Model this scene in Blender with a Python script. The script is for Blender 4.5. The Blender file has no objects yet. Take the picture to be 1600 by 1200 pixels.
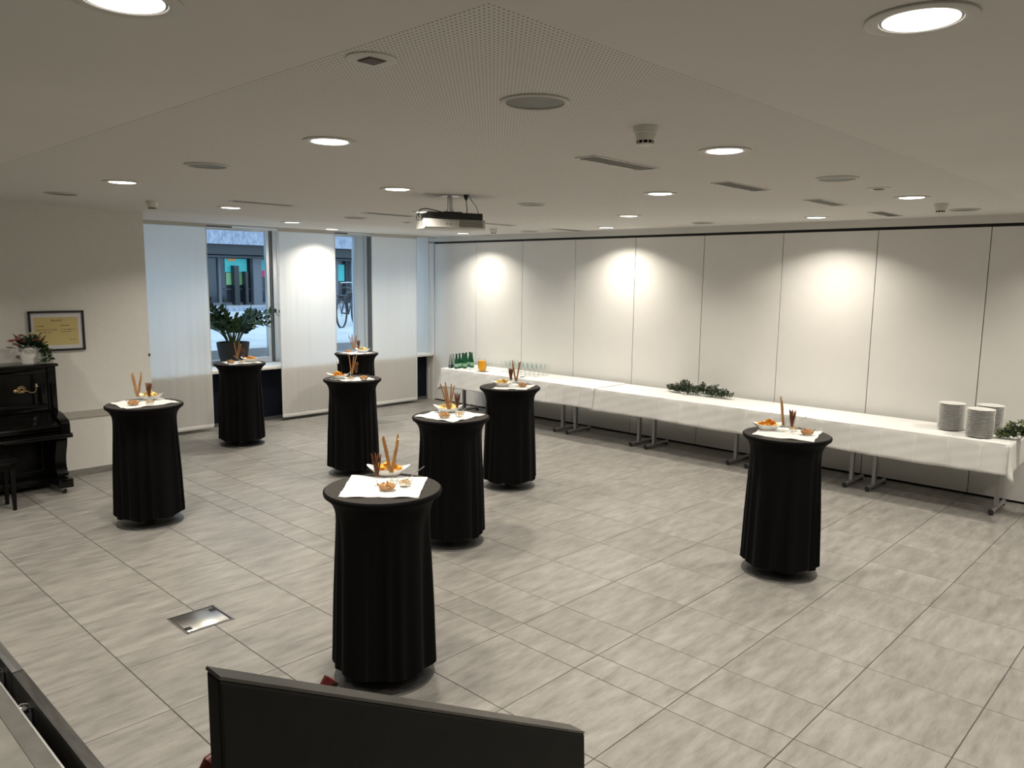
import bpy, bmesh, math, random
from mathutils import Vector, Matrix, Euler
random.seed(7)
S = bpy.context.scene
COL = S.collection
PI = math.pi

# ------------------------------------------------------------------ camera
CAM = Vector((2.0121, -3.3011, 2.2239))
RX = Vector((0.72352935, 0.69018968, 0.01197881))
UP = Vector((-0.1032178, 0.09101305, 0.9904861))
FW = Vector((-0.68253305, 0.71788219, -0.13709047))
FPX = 1210.65
cd = bpy.data.cameras.new('camera')
cam = bpy.data.objects.new('camera', cd)
COL.objects.link(cam)
cam.matrix_world = Matrix(((RX.x, UP.x, -FW.x, CAM.x), (RX.y, UP.y, -FW.y, CAM.y), (RX.z, UP.z, -FW.z, CAM.z), (0, 0, 0, 1)))
cd.sensor_width = 36.0
cd.lens = 36.0 * FPX / 1600.0
cd.clip_start = 0.05
cd.clip_end = 300
S.camera = cam

# ------------------------------------------------------------------ sky, lamps, exposure
W = bpy.data.worlds.new('sky')
S.world = W
W.use_nodes = True
bg = W.node_tree.nodes['Background']
bg.inputs['Color'].default_value = (0.57, 0.78, 1.0, 1)
bg.inputs['Strength'].default_value = 2.8
S.view_settings.view_transform = 'Standard'
S.view_settings.look = 'None'
S.view_settings.gamma = 1.0
S.view_settings.use_curve_mapping = False
S.view_settings.exposure = 0.0
try:
    S.cycles.transparent_max_bounces = 48
except Exception:
    pass
LAMP_W = 24.0                       # power of one ceiling downlight
LAMP_COL = (1.0, 0.915, 0.79)
LAMP_SPREAD = math.radians(132)

# ------------------------------------------------------------------ helpers
def tag(o, label=None, cat=None, group=None, kind=None):
    if label: o['label'] = label
    if cat: o['category'] = cat
    if group: o['group'] = group
    if kind: o['kind'] = kind
    return o

def empty(name, loc=(0, 0, 0), rz=0.0, label=None, cat=None, group=None, kind=None, parent=None):
    o = bpy.data.objects.new(name, None)
    o.empty_display_size = 0.1
    COL.objects.link(o)
    o.location = loc
    o.rotation_euler = (0, 0, rz)
    if parent: o.parent = parent
    return tag(o, label, cat, group, kind)

class MB:
    """collects shapes, becomes ONE mesh object"""
    def __init__(self):
        self.v = []
        self.f = []
    def add(self, vs, fs):
        n = len(self.v)
        self.v += [tuple(p) for p in vs]
        self.f += [tuple(i + n for i in f) for f in fs]
        return self
    def box(self, x0, x1, y0, y1, z0, z1, bev=0.0):
        if bev <= 0:
            vs = [(x0,y0,z0),(x1,y0,z0),(x1,y1,z0),(x0,y1,z0),(x0,y0,z1),(x1,y0,z1),(x1,y1,z1),(x0,y1,z1)]
            fs = [(0,3,2,1),(4,5,6,7),(0,1,5,4),(1,2,6,5),(2,3,7,6),(3,0,4,7)]
            return self.add(vs, fs)
        bm = bmesh.new()
        bmesh.ops.create_cube(bm, size=1.0)
        for p in bm.verts:
            p.co = Vector(((x0+x1)/2 + p.co.x*(x1-x0), (y0+y1)/2 + p.co.y*(y1-y0), (z0+z1)/2 + p.co.z*(z1-z0)))
        bmesh.ops.bevel(bm, geom=bm.edges[:], offset=bev, segments=2, affect='EDGES', profile=0.5)
        bm.verts.index_update()
        self.add([p.co[:] for p in bm.verts], [[q.index for q in f.verts] for f in bm.faces])
        bm.free()
        return self
    def lathe(self, prof, seg=24, c=(0, 0, 0), cap0=False, cap1=False):
        vs, fs = [], []
        n = len(prof)
        for (r, z) in prof:
            for k in range(seg):
                a = 2*PI*k/seg
                vs.append((c[0] + r*math.cos(a), c[1] + r*math.sin(a), c[2] + z))
        for i in range(n-1):
            for k in range(seg):
                k2 = (k+1) % seg
                fs.append((i*seg+k, i*seg+k2, (i+1)*seg+k2, (i+1)*seg+k))
        if cap0: fs.append(tuple(range(seg-1, -1, -1)))
        if cap1: fs.append(tuple((n-1)*seg+k for k in range(seg)))
        return self.add(vs, fs)
    def tube(self, pts, rad, seg=8, cap=True):
        pts = [Vector(p) for p in pts]
        rs = rad if isinstance(rad, (list, tuple)) else [rad]*len(pts)
        vs, fs = [], []
        u = None
        for i, p in enumerate(pts):
            t = (pts[min(i+1, len(pts)-1)] - pts[max(i-1, 0)]).normalized()
            if u is None:
                u = t.orthogonal().normalized()
            else:
                u = (u - t*u.dot(t))
                u = u.normalized() if u.length > 1e-6 else t.orthogonal().normalized()
            w = t.cross(u)
            for k in range(seg):
                a = 2*PI*k/seg
                vs.append(p + (u*math.cos(a) + w*math.sin(a))*rs[i])
        for i in range(len(pts)-1):
            for k in range(seg):
                k2 = (k+1) % seg
                fs.append((i*seg+k, i*seg+k2, (i+1)*seg+k2, (i+1)*seg+k))
        if cap:
            fs.append(tuple(range(seg-1, -1, -1)))
            fs.append(tuple((len(pts)-1)*seg+k for k in range(seg)))
        return self.add(vs, fs)
    def prism(self, poly, axis, a, b):
        """polygon in the two other axes, extruded along axis from a to b"""
        n = len(poly)
        def P(p, t):
            return {'x': (t, p[0], p[1]), 'y': (p[0], t, p[1]), 'z': (p[0], p[1], t)}[axis]
        vs = [P(p, a) for p in poly] + [P(p, b) for p in poly]
        fs = [tuple(range(n-1, -1, -1)), tuple(range(n, 2*n))]
        for i in range(n):
            j = (i+1) % n
            fs.append((i, j, n+j, n+i))
        return self.add(vs, fs)
    def mesh(self, name, smooth=35):
        me = bpy.data.meshes.new(name)
        me.from_pydata(self.v, [], self.f)
        bm = bmesh.new()
        bm.from_mesh(me)
        bmesh.ops.recalc_face_normals(bm, faces=bm.faces[:])
        bm.to_mesh(me)
        bm.free()
        if smooth:
            me.shade_smooth()
            me.set_sharp_from_angle(angle=math.radians(smooth))
        return me
    def build(self, name, mat, parent=None, smooth=35, loc=None, rz=None):
        return link(name, self.mesh(name, smooth), mat, parent, loc, rz)

def link(name, me, mat=None, parent=None, loc=None, rz=None):
    o = bpy.data.objects.new(name, me)
    COL.objects.link(o)
    if mat is not None and len(me.materials) == 0:
        me.materials.append(mat)
    if parent: o.parent = parent
    if loc: o.location = loc
    if rz is not None: o.rotation_euler = (0, 0, rz)
    return o

def copy_tree(o, parent=None):
    c = o.copy()
    COL.objects.link(c)
    c.parent = parent
    for ch in o.children:
        copy_tree(ch, c)
    return c

# ------------------------------------------------------------------ materials
def mat(name, col=(0.8, 0.8, 0.8), rough=0.5, metal=0.0, spec=0.5, **kw):
    m = bpy.data.materials.new(name)
    m.use_nodes = True
    b = m.node_tree.nodes['Principled BSDF']
    b.inputs['Base Color'].default_value = (*col, 1)
    b.inputs['Roughness'].default_value = rough
    b.inputs['Metallic'].default_value = metal
    b.inputs['Specular IOR Level'].default_value = spec
    for k, v in kw.items():
        b.inputs[k].default_value = v
    return m

def nd(m, t, **kw):
    n = m.node_tree.nodes.new(t)
    for k, v in kw.items():
        setattr(n, k, v)
    return n

def ln(m, a, b):
    m.node_tree.links.new(a, b)

def bsdf(m):
    return m.node_tree.nodes['Principled BSDF']

def noisy(m, c1, c2, scale=(5, 5, 5), nscale=1.0, detail=4.0, lo=0.35, hi=0.65, coord='Object', rand=False, bump=0.0, bdist=0.01):
    """colour between c1 and c2 by stretched noise; optional relief"""
    tc = nd(m, 'ShaderNodeTexCoord')
    mp = nd(m, 'ShaderNodeMapping')
    mp.inputs['Scale'].default_value = scale
    ln(m, tc.outputs[coord], mp.inputs['Vector'])
    vec = mp.outputs['Vector']
    if rand:
        oi = nd(m, 'ShaderNodeObjectInfo')
        mu = nd(m, 'ShaderNodeVectorMath', operation='SCALE')
        cx = nd(m, 'ShaderNodeCombineXYZ')
        for i in range(3): ln(m, oi.outputs['Random'], cx.inputs[i])
        ln(m, cx.outputs[0], mu.inputs[0])
        mu.inputs['Scale'].default_value = 57.0
        ad = nd(m, 'ShaderNodeVectorMath', operation='ADD')
        ln(m, vec, ad.inputs[0])
        ln(m, mu.outputs[0], ad.inputs[1])
        vec = ad.outputs[0]
    nz = nd(m, 'ShaderNodeTexNoise')
    nz.inputs['Scale'].default_value = nscale
    nz.inputs['Detail'].default_value = detail
    nz.inputs['Roughness'].default_value = 0.66
    ln(m, vec, nz.inputs['Vector'])
    cr = nd(m, 'ShaderNodeValToRGB')
    cr.color_ramp.elements[0].position = lo
    cr.color_ramp.elements[1].position = hi
    cr.color_ramp.elements[0].color = (*c1, 1)
    cr.color_ramp.elements[1].color = (*c2, 1)
    ln(m, nz.outputs['Fac'], cr.inputs['Fac'])
    ln(m, cr.outputs['Color'], bsdf(m).inputs['Base Color'])
    if bump > 0:
        bp = nd(m, 'ShaderNodeBump')
        bp.inputs['Strength'].default_value = bump
        bp.inputs['Distance'].default_value = bdist
        ln(m, nz.outputs['Fac'], bp.inputs['Height'])
        ln(m, bp.outputs['Normal'], bsdf(m).inputs['Normal'])
    return nz, cr

def thin_glass(name, tint=(1, 1, 1), strength=0.05):
    m = bpy.data.materials.new(name)
    m.use_nodes = True
    nt = m.node_tree
    nt.nodes.remove(bsdf(m))
    out = [n for n in nt.nodes if n.type == 'OUTPUT_MATERIAL'][0]
    tr = nd(m, 'ShaderNodeBsdfTransparent')
    tr.inputs['Color'].default_value = (*tint, 1)
    gl = nd(m, 'ShaderNodeBsdfGlossy')
    gl.inputs['Roughness'].default_value = 0.03
    lw = nd(m, 'ShaderNodeLayerWeight')
    lw.inputs['Blend'].default_value = strength
    mx = nd(m, 'ShaderNodeMixShader')
    ln(m, lw.outputs['Fresnel'], mx.inputs['Fac'])
    ln(m, tr.outputs[0], mx.inputs[1])
    ln(m, gl.outputs[0], mx.inputs[2])
    ln(m, mx.outputs[0], out.inputs['Surface'])
    return m

M = {}
# floor tiles: streaky grey-beige stoneware
M['tile'] = mat('stoneware_tile', rough=0.42, spec=0.35)
def _tile(m):
    nz, cr = noisy(m, (0.150, 0.145, 0.134), (0.292, 0.281, 0.261), scale=(15, 3.4, 15), nscale=1.0, detail=11, lo=0.28, hi=0.68, rand=True)
    # fine grain on top
    tc = nd(m, 'ShaderNodeTexCoord')
    n2 = nd(m, 'ShaderNodeTexNoise')
    n2.inputs['Scale'].default_value = 110
    n2.inputs['Detail'].default_value = 2
    ln(m, tc.outputs['Object'], n2.inputs['Vector'])
    mr = nd(m, 'ShaderNodeMapRange')
    mr.inputs['To Min'].default_value = 0.82
    mr.inputs['To Max'].default_value = 1.18
    ln(m, n2.outputs['Fac'], mr.inputs['Value'])
    oi = nd(m, 'ShaderNodeObjectInfo')
    mr2 = nd(m, 'ShaderNodeMapRange')
    mr2.inputs['To Min'].default_value = 0.93
    mr2.inputs['To Max'].default_value = 1.07
    ln(m, oi.outputs['Random'], mr2.inputs['Value'])
    mul = nd(m, 'ShaderNodeMath', operation='MULTIPLY')
    ln(m, mr.outputs[0], mul.inputs[0])
    ln(m, mr2.outputs[0], mul.inputs[1])
    vm = nd(m, 'ShaderNodeVectorMath', operation='SCALE')
    ln(m, cr.outputs['Color'], vm.inputs[0])
    ln(m, mul.outputs[0], vm.inputs['Scale'])
    ln(m, vm.outputs[0], bsdf(m).inputs['Base Color'])
_tile(M['tile'])
M['grout'] = mat('dark_grout', (0.085, 0.08, 0.072), 0.9)
M['plaster'] = mat('painted_plaster', rough=0.85, spec=0.2)
noisy(M['plaster'], (0.69, 0.685, 0.65), (0.715, 0.71, 0.675), scale=(14, 14, 14), detail=8, bump=0.06, bdist=0.003)
M['panelw'] = mat('white_laminate', rough=0.42, spec=0.35)
noisy(M['panelw'], (0.705, 0.70, 0.675), (0.735, 0.73, 0.705), scale=(1.2, 1.2, 1.2), detail=3)
M['white'] = mat('white_paint', (0.72, 0.71, 0.68), 0.5)
M['ceil'] = mat('ceiling_board', rough=0.9, spec=0.15)
noisy(M['ceil'], (0.655, 0.64, 0.61), (0.685, 0.67, 0.64), scale=(1, 1, 1), detail=3)
# ceiling board drilled on an 18 mm grid
M['perf'] = mat('perforated_board', (0.62, 0.605, 0.57), 0.9, spec=0.15)
def _perf(m):
    tc = nd(m, 'ShaderNodeTexCoord')
    sc = nd(m, 'ShaderNodeVectorMath', operation='SCALE')
    sc.inputs['Scale'].default_value = 1/0.018
    ln(m, tc.outputs['Object'], sc.inputs[0])
    fr = nd(m, 'ShaderNodeVectorMath', operation='FRACTION')
    ln(m, sc.outputs[0], fr.inputs[0])
    sb = nd(m, 'ShaderNodeVectorMath', operation='SUBTRACT')
    sb.inputs[1].default_value = (0.5, 0.5, 0.5)
    ln(m, fr.outputs[0], sb.inputs[0])
    ml = nd(m, 'ShaderNodeVectorMath', operation='MULTIPLY')
    ml.inputs[1].default_value = (1, 1, 0)
    ln(m, sb.outputs[0], ml.inputs[0])
    le = nd(m, 'ShaderNodeVectorMath', operation='LENGTH')
    ln(m, ml.outputs[0], le.inputs[0])
    lt = nd(m, 'ShaderNodeMath', operation='LESS_THAN')
    lt.inputs[1].default_value = 0.215
    ln(m, le.outputs['Value'], lt.inputs[0])
    mx = nd(m, 'ShaderNodeMix', data_type='RGBA')
    mx.inputs[6].default_value = (0.69, 0.675, 0.645, 1)
    mx.inputs[7].default_value = (0.28, 0.26, 0.235, 1)
    ln(m, lt.outputs[0], mx.inputs[0])
    ln(m, mx.outputs[2], bsdf(m).inputs['Base Color'])
_perf(M['perf'])
M['black'] = mat('black_gap', (0.006, 0.006, 0.006), 0.8)
M['navy'] = mat('navy_board', (0.004, 0.006, 0.014), 0.75, spec=0.15)
M['alu'] = mat('brushed_aluminium', (0.62, 0.63, 0.63), 0.32, metal=1.0)
M['alud'] = mat('grey_anodised', (0.16, 0.165, 0.17), 0.4, metal=0.7)
M['frameblue'] = mat('pale_window_frame', (0.62, 0.66, 0.70), 0.45)
M['steel'] = mat('stainless_steel', (0.66, 0.65, 0.62), 0.28, metal=1.0)
M['steeld'] = mat('satin_steel', (0.30, 0.295, 0.285), 0.35, metal=1.0)
M['basemetal'] = mat('dark_satin_metal', (0.085, 0.085, 0.083), 0.42, metal=0.6)
M['legm'] = mat('silver_lacquer', (0.34, 0.34, 0.335), 0.35, metal=0.6)
M['guard'] = mat('brushed_wall_guard', (0.62, 0.60, 0.56), 0.32, metal=0.75)
M['chrome'] = mat('chrome', (0.75, 0.75, 0.75), 0.12, metal=1.0)
M['cover'] = mat('black_stretch_fabric', (0.0030, 0.0030, 0.0032), 0.75, spec=0.08)
M['covertop'] = mat('black_fabric_lit_top', (0.045, 0.042, 0.039), 0.8, spec=0.1)  # greyer than the skirt: light on the upward face put into the colour
bsdf(M['cover']).inputs['Sheen Weight'].default_value = 0.02
bsdf(M['cover']).inputs['Sheen Roughness'].default_value = 0.4
M['linen'] = mat('white_linen', rough=0.8, spec=0.2)
noisy(M['linen'], (0.69, 0.69, 0.675), (0.74, 0.74, 0.725), scale=(4, 4, 4), detail=6, bump=0.35, bdist=0.010)
M['napkin'] = mat('white_napkin', (0.66, 0.655, 0.64), 0.8, spec=0.2)
M['china'] = mat('white_porcelain', (0.82, 0.815, 0.79), 0.15)
M['china2'] = mat('white_plate_porcelain', (0.76, 0.755, 0.73), 0.2)
M['glass'] = thin_glass('clear_glass', (0.97, 0.985, 0.98))
M['pane'] = thin_glass('window_pane', (0.95, 0.975, 0.98), 0.05)
M['clearbottle'] = thin_glass('clear_bottle_glass', (0.72, 0.78, 0.75), 0.15)
M['green'] = mat('green_bottle_glass', (0.006, 0.075, 0.030), 0.1)
M['glabel'] = mat('pale_green_label', (0.28, 0.50, 0.36), 0.5)
M['juice'] = mat('orange_juice', (0.80, 0.36, 0.012), 0.35)
M['bread'] = mat('breadstick_crust', rough=0.7)
noisy(M['bread'], (0.33, 0.15, 0.045), (0.50, 0.26, 0.09), scale=(40, 40, 12), detail=3)
M['bread_end'] = mat('breadstick_crumb', (0.75, 0.55, 0.30), 0.8)
M['pretzel'] = mat('pretzel_crust', rough=0.5)
noisy(M['pretzel'], (0.11, 0.032, 0.010), (0.21, 0.07, 0.022), scale=(60, 60, 20), detail=3)
M['chip_o'] = mat('orange_chip', rough=0.6)
noisy(M['chip_o'], (0.78, 0.31, 0.02), (0.86, 0.46, 0.06), scale=(50, 50, 50), detail=2)
M['chip_y'] = mat('yellow_chip', rough=0.6)
noisy(M['chip_y'], (0.80, 0.53, 0.10), (0.88, 0.68, 0.25), scale=(50, 50, 50), detail=2)
M['nut'] = mat('roasted_peanuts', rough=0.55)
noisy(M['nut'], (0.42, 0.19, 0.07), (0.66, 0.40, 0.18), scale=(70, 70, 70), detail=2)
M['nut2'] = mat('pale_nuts', rough=0.6)
noisy(M['nut2'], (0.55, 0.34, 0.16), (0.78, 0.62, 0.40), scale=(70, 70, 70), detail=2)
M['piano'] = mat('black_lacquer', (0.003, 0.003, 0.003), 0.14, spec=0.32)
M['pianomat'] = mat('worn_black_lacquer', (0.0035, 0.0035, 0.0035), 0.3, spec=0.22)
M['gold'] = mat('aged_brass', (0.55, 0.40, 0.20), 0.4, metal=0.8)
M['leaf'] = mat('dark_leaf', rough=0.5, spec=0.25)
noisy(M['leaf'], (0.010, 0.030, 0.010), (0.028, 0.065, 0.022), scale=(8, 8, 8), detail=2)
M['leaf2'] = mat('boxwood_leaf', rough=0.5)
noisy(M['leaf2'], (0.015, 0.030, 0.013), (0.07, 0.10, 0.05), scale=(25, 25, 25), detail=2, lo=0.4, hi=0.62)
M['leaf3'] = mat('eucalyptus_leaf', rough=0.6)
noisy(M['leaf3'], (0.06, 0.09, 0.04), (0.17, 0.21, 0.10), scale=(20, 20, 20), detail=2)
M['leaf4'] = mat('ivy_leaf', rough=0.5)
noisy(M['leaf4'], (0.02, 0.05, 0.015), (0.10, 0.17, 0.07), scale=(30, 30, 30), detail=2)
M['stem'] = mat('green_stem', (0.03, 0.06, 0.02), 0.5)
M['potgrey'] = mat('anthracite_pot', (0.022, 0.022, 0.023), 0.65, spec=0.2)
M['soil'] = mat('soil', (0.02, 0.014, 0.01), 0.95)
M['petal_p'] = mat('pink_petals', (0.55, 0.26, 0.22), 0.7)
M['petal_w'] = mat('cream_petals', (0.72, 0.70, 0.48), 0.7)
M['frame'] = mat('black_frame_wood', (0.010, 0.010, 0.010), 0.3)
M['mount'] = mat('white_mount_board', (0.60, 0.60, 0.62), 0.7)
M['paper'] = mat('yellow_paper', (0.55, 0.45, 0.20), 0.8)
M['ink'] = mat('dark_ink', (0.07, 0.05, 0.02), 0.8)
M['plastic'] = mat('white_plastic', (0.68, 0.67, 0.62), 0.4)
M['projw'] = mat('projector_white', (0.58, 0.575, 0.545), 0.45)
M['offwhite'] = mat('grey_white_plastic', (0.55, 0.54, 0.50), 0.45)
M['grille'] = mat('dark_grey_grille', (0.16, 0.165, 0.15), 0.5)
M['ventd'] = mat('vent_mesh', (0.06, 0.053, 0.04), 0.6)
M['bracket'] = mat('black_bracket', (0.012, 0.012, 0.013), 0.4)
M['rubber'] = mat('black_rubber', (0.01, 0.01, 0.01), 0.6)
M['bpaint'] = mat('black_painted_wood', rough=0.6, spec=0.25)
noisy(M['bpaint'], (0.0060, 0.0060, 0.0052), (0.0090, 0.0088, 0.0078), scale=(20, 20, 20), detail=3)
M['edgepaint'] = mat('scuffed_lit_black_edge', rough=0.4)  # scuffs, plus the overhead light on the top edge put into the tone
noisy(M['edgepaint'], (0.055, 0.053, 0.048), (0.085, 0.08, 0.073), scale=(6, 6, 30), detail=4)
M['endpaint'] = mat('worn_black_edge', (0.032, 0.031, 0.028), 0.45)
M['stagegrey'] = mat('worn_grey_deck', rough=0.55)
noisy(M['stagegrey'], (0.075, 0.072, 0.063), (0.11, 0.105, 0.094), scale=(9, 9, 9), detail=6)
M['stagelight'] = mat('worn_light_deck', rough=0.6)
noisy(M['stagelight'], (0.14, 0.138, 0.12), (0.21, 0.205, 0.18), scale=(5, 5, 5), detail=6)
M['stagedark'] = mat('worn_dark_board', rough=0.45)
noisy(M['stagedark'], (0.018, 0.018, 0.017), (0.055, 0.053, 0.048), scale=(4, 26, 10), detail=5)
M['red'] = mat('dark_red_paint', (0.16, 0.018, 0.018), 0.4)
M['asphalt'] = mat('pale_paving', rough=0.8)
noisy(M['asphalt'], (0.34, 0.35, 0.36), (0.48, 0.49, 0.50), scale=(0.8, 0.8, 0.8), detail=5)
M['concrete'] = mat('speckled_concrete', rough=0.9)
noisy(M['concrete'], (0.20, 0.22, 0.28), (0.34, 0.36, 0.42), scale=(9, 9, 4.0), detail=8, lo=0.38, hi=0.62)
M['fdark'] = mat('dark_facade', (0.016, 0.018, 0.022), 0.35)
M['fglass'] = mat('dark_facade_glass', (0.030, 0.036, 0.046), 0.12)
M['fpost'] = mat('grey_facade_post', (0.12, 0.125, 0.14), 0.5)
M['teal'] = mat('turquoise_daylit_view', (0.10, 0.62, 0.60), 0.6)
M['lime'] = mat('green_daylit_view', (0.28, 0.50, 0.24), 0.7)
M['pink'] = mat('pink_board', (0.70, 0.06, 0.18), 0.6)
M['amber'] = mat('amber_lamp_panel', (0.8, 0.4, 0.12), 0.6)
M['bike'] = mat('dark_bicycle_paint', (0.015, 0.017, 0.022), 0.35)
def emit(name, col, strength):
    m = mat(name, (0.9, 0.9, 0.9), 0.5)
    bsdf(m).inputs['Emission Color'].default_value = (*col, 1)
    bsdf(m).inputs['Emission Strength'].default_value = strength
    return m
M['lamp'] = emit('lit_diffuser', (1.0, 0.94, 0.85), 6.0)
# fabric that lets daylight through
M['curtain'] = mat('translucent_curtain', (0.88, 0.87, 0.84), 0.85, spec=0.1)
def _curt(m):
    out = [n for n in m.node_tree.nodes if n.type == 'OUTPUT_MATERIAL'][0]
    tl = nd(m, 'ShaderNodeBsdfTranslucent')
    tl.inputs['Color'].default_value = (0.88, 0.87, 0.84, 1)
    mx = nd(m, 'ShaderNodeMixShader')
    mx.inputs['Fac'].default_value = 0.42
    ln(m, bsdf(m).outputs[0], mx.inputs[1])
    ln(m, tl.outputs[0], mx.inputs[2])
    ln(m, mx.outputs[0], out.inputs['Surface'])
_curt(M['curtain'])

# ================================================================== THE ROOM
YP = 5.807          # face of the panel wall
XPI = -7.14         # face of the piano wall
XW = -9.25          # window plane
ZC = 2.90           # ceiling
XR, YB = 4.6, -6.0  # unseen walls

# ---- floor with separate tiles
base = MB().box(-9.0, XR, YB, YP + 0.06, -0.12, -0.006)
floor = base.build('floor', M['grout'], smooth=0)
tag(floor, 'grey-beige stoneware tile floor with dark joints', 'floor', kind='structure')
def project(p):
    d = Vector(p) - CAM
    z = d.dot(FW)
    if z < 0.2: return None
    return 800 + FPX*d.dot(RX)/z, 600 - FPX*d.dot(UP)/z
def tile_mesh(wx, wy):
    j = 0.0022
    c = 0.0018
    hx, hy = wx/2 - j, wy/2 - j
    b = MB()
    vs = []
    for (hx_, hy_, z) in ((hx, hy, -0.006), (hx, hy, -c), (hx - c, hy - c, 0.0)):
        vs += [(-hx_, -hy_, z), (hx_, -hy_, z), (hx_, hy_, z), (-hx_, hy_, z)]
    fs = []
    for l in range(2):
        for k in range(4):
            fs.append((l*4 + k, l*4 + (k+1) % 4, l*4 + 4 + (k+1) % 4, l*4 + 4 + k))
    fs.append((8, 9, 10, 11))
    b.add(vs, fs)
    return b
TM = {}
tiles = []
rows = []
for k in range(-4, 10):
    y0 = k*0.6
    if k == 0: rows += [(0.0, 0.215), (0.215, 0.6)]
    else: rows.append((y0, min(y0 + 0.6, YP)))
for (y0, y1) in rows:
    for a in range(-8, 16):
        x0, x1 = -0.6*(a + 1), -0.6*a
        x0 = max(x0, -8.78)
        if x1 - x0 < 0.05 or y1 - y0 < 0.05: continue
        ps = [project((x, y, 0)) for x in (x0, x1) for y in (y0, y1)]
        vis = 0
        ok = [p for p in ps if p]
        inside = any(p and -60 < p[0] < 1660 and 0 < p[1] < 1260 for p in ps)
        if inside and len(ok) == 4:
            vis = (max(p[0] for p in ok) - min(p[0] for p in ok)) * (max(p[1] for p in ok) - min(p[1] for p in ok))
        if x1 < XPI and y1 < 0.2: vis = -1
        tiles.append((vis, (x0 + x1)/2, (y0 + y1)/2, round(x1 - x0, 4), round(y1 - y0, 4)))
tiles.sort(reverse=True)
far = MB()
nt = 0
for (vis, cx, cy, wx, wy) in tiles:
    if vis < 0: continue
    if vis > 0 and nt < 295:
        key = (wx, wy)
        if key not in TM:
            TM[key] = tile_mesh(wx, wy).mesh('tile', 0)
        link('tile', TM[key], M['tile'], floor, (cx, cy, 0))
        nt += 1
    else:
        b = tile_mesh(wx, wy)
        far.add([(x + cx, y + cy, z) for (x, y, z) in b.v], b.f)
tag(far.build('outer_tiles', M['tile'], floor, 0), kind='stuff')

# ---- floor outlet box
fb = empty('floor_box', (-2.72, -1.225, 0), 0, 'square stainless steel floor outlet box let into the tiles', 'floor box')
MB().box(-.142, .142, -.148, .148, 0.0005, 0.0015).build('recess', M['black'], fb, 0)
fr = MB()
for s in (-1, 1):
    fr.box(s*.146 - .005, s*.146 + .005, -.152, .152, 0.0005, 0.004)
    fr.box(-.152, .152, s*.150 - .005, s*.150 + .005, 0.0005, 0.004)
fr.build('rim', M['steeld'], fb, 0)
MB().box(-.126, .136, -.142, .130, 0.0016, 0.006, 0.001).build('lid', M['steel'], fb)
for (x, y) in ((0.09, -.122), (-.075, .112)):
    MB().box(x - .022, x + .022, y - .020, y + .020, 0.0061, 0.0072).build('cable_flap', M['black'], fb, 0)

# ---- ceiling
ce = MB().box(-9.4, XR, YB, YP + 0.2, ZC, ZC + 0.15).build('ceiling', M['ceil'], smooth=0)
tag(ce, 'smooth off-white suspended ceiling', 'ceiling', kind='structure')
pf = MB().box(-6.9, 0.556, -1.866, 5.35, ZC - 0.0004, ZC + 0.001).build('perforated_field', M['perf'], ce, 0)

# ---- panel wall (movable partition)
wr = MB().box(-9.4, XR, YP + 0.05, YP + 0.2, -.12, ZC).build('wall_right', M['black'], smooth=0)
tag(wr, 'white movable partition wall of tall laminate panels', 'wall', kind='structure')
seams = [-8.578, -7.512, -6.449, -5.376, -4.302, -3.232, -2.166, -1.078, 0.018, 1.09, 2.16, 3.23, 4.30]
for i in range(len(seams) - 1):
    MB().box(seams[i] + .004, seams[i+1] - .004, YP, YP + .05, 0.022, 2.782, 0.0015).build('panel', M['panelw'], wr, 0)
MB().box(-8.72, -8.586, YP - .012, YP + .05, 0.0, 2.80).build('end_post', M['white'], wr, 0)
MB().box(-8.585, XR, YP + .006, YP + .05, 2.783, 2.815).build('track', M['black'], wr, 0)
MB().box(-8.72, XR, YP - .004, YP + .05, 2.815, ZC).build('fascia', M['ceil'], wr, 0)
MB().box(-9.4, -8.72, YP - .02, YP + .05, 0, ZC).build('window_reveal', M['white'], wr, 0)

# ---- piano wall, return, unseen walls
wl = MB().box(-7.5, XPI, YB, 0.262, -.12, ZC).build('wall_left', M['plaster'], smooth=0)
tag(wl, 'rough plastered off-white wall behind the piano', 'wall', kind='structure')
wl2 = MB().box(-9.6, -7.5, -0.1, 0.262, -.12, ZC).build('wall_return', M['plaster'], smooth=0)
tag(wl2, 'short plastered return wall beside the windows', 'wall', kind='structure')
bb = MB().box(XPI, XPI + .010, YB, 0.262, 0, 0.072).build('baseboard_left', M['tile'], smooth=0)
tag(bb, 'grey tile skirting along the plastered wall', 'baseboard', kind='structure')
tr = MB().box(XPI, XPI + .012, -5.0, 0.258, 0.640, 0.722, .002).build('trim_1', M['guard'], smooth=0)
tag(tr, 'brushed metal wall guard strip along the plastered wall', 'trim', kind='structure')
o = MB().box(XR, XR + .2, YB, YP + .2, -.12, ZC).build('wall_front', M['plaster'], smooth=0)
tag(o, 'plain plastered side wall', 'wall', kind='structure')
o = MB().box(-7.5, XR + .2, YB - .2, YB, -.12, ZC).build('wall_back', M['plaster'], smooth=0)
tag(o, 'plain plastered wall behind the stage', 'wall', kind='structure')

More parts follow.
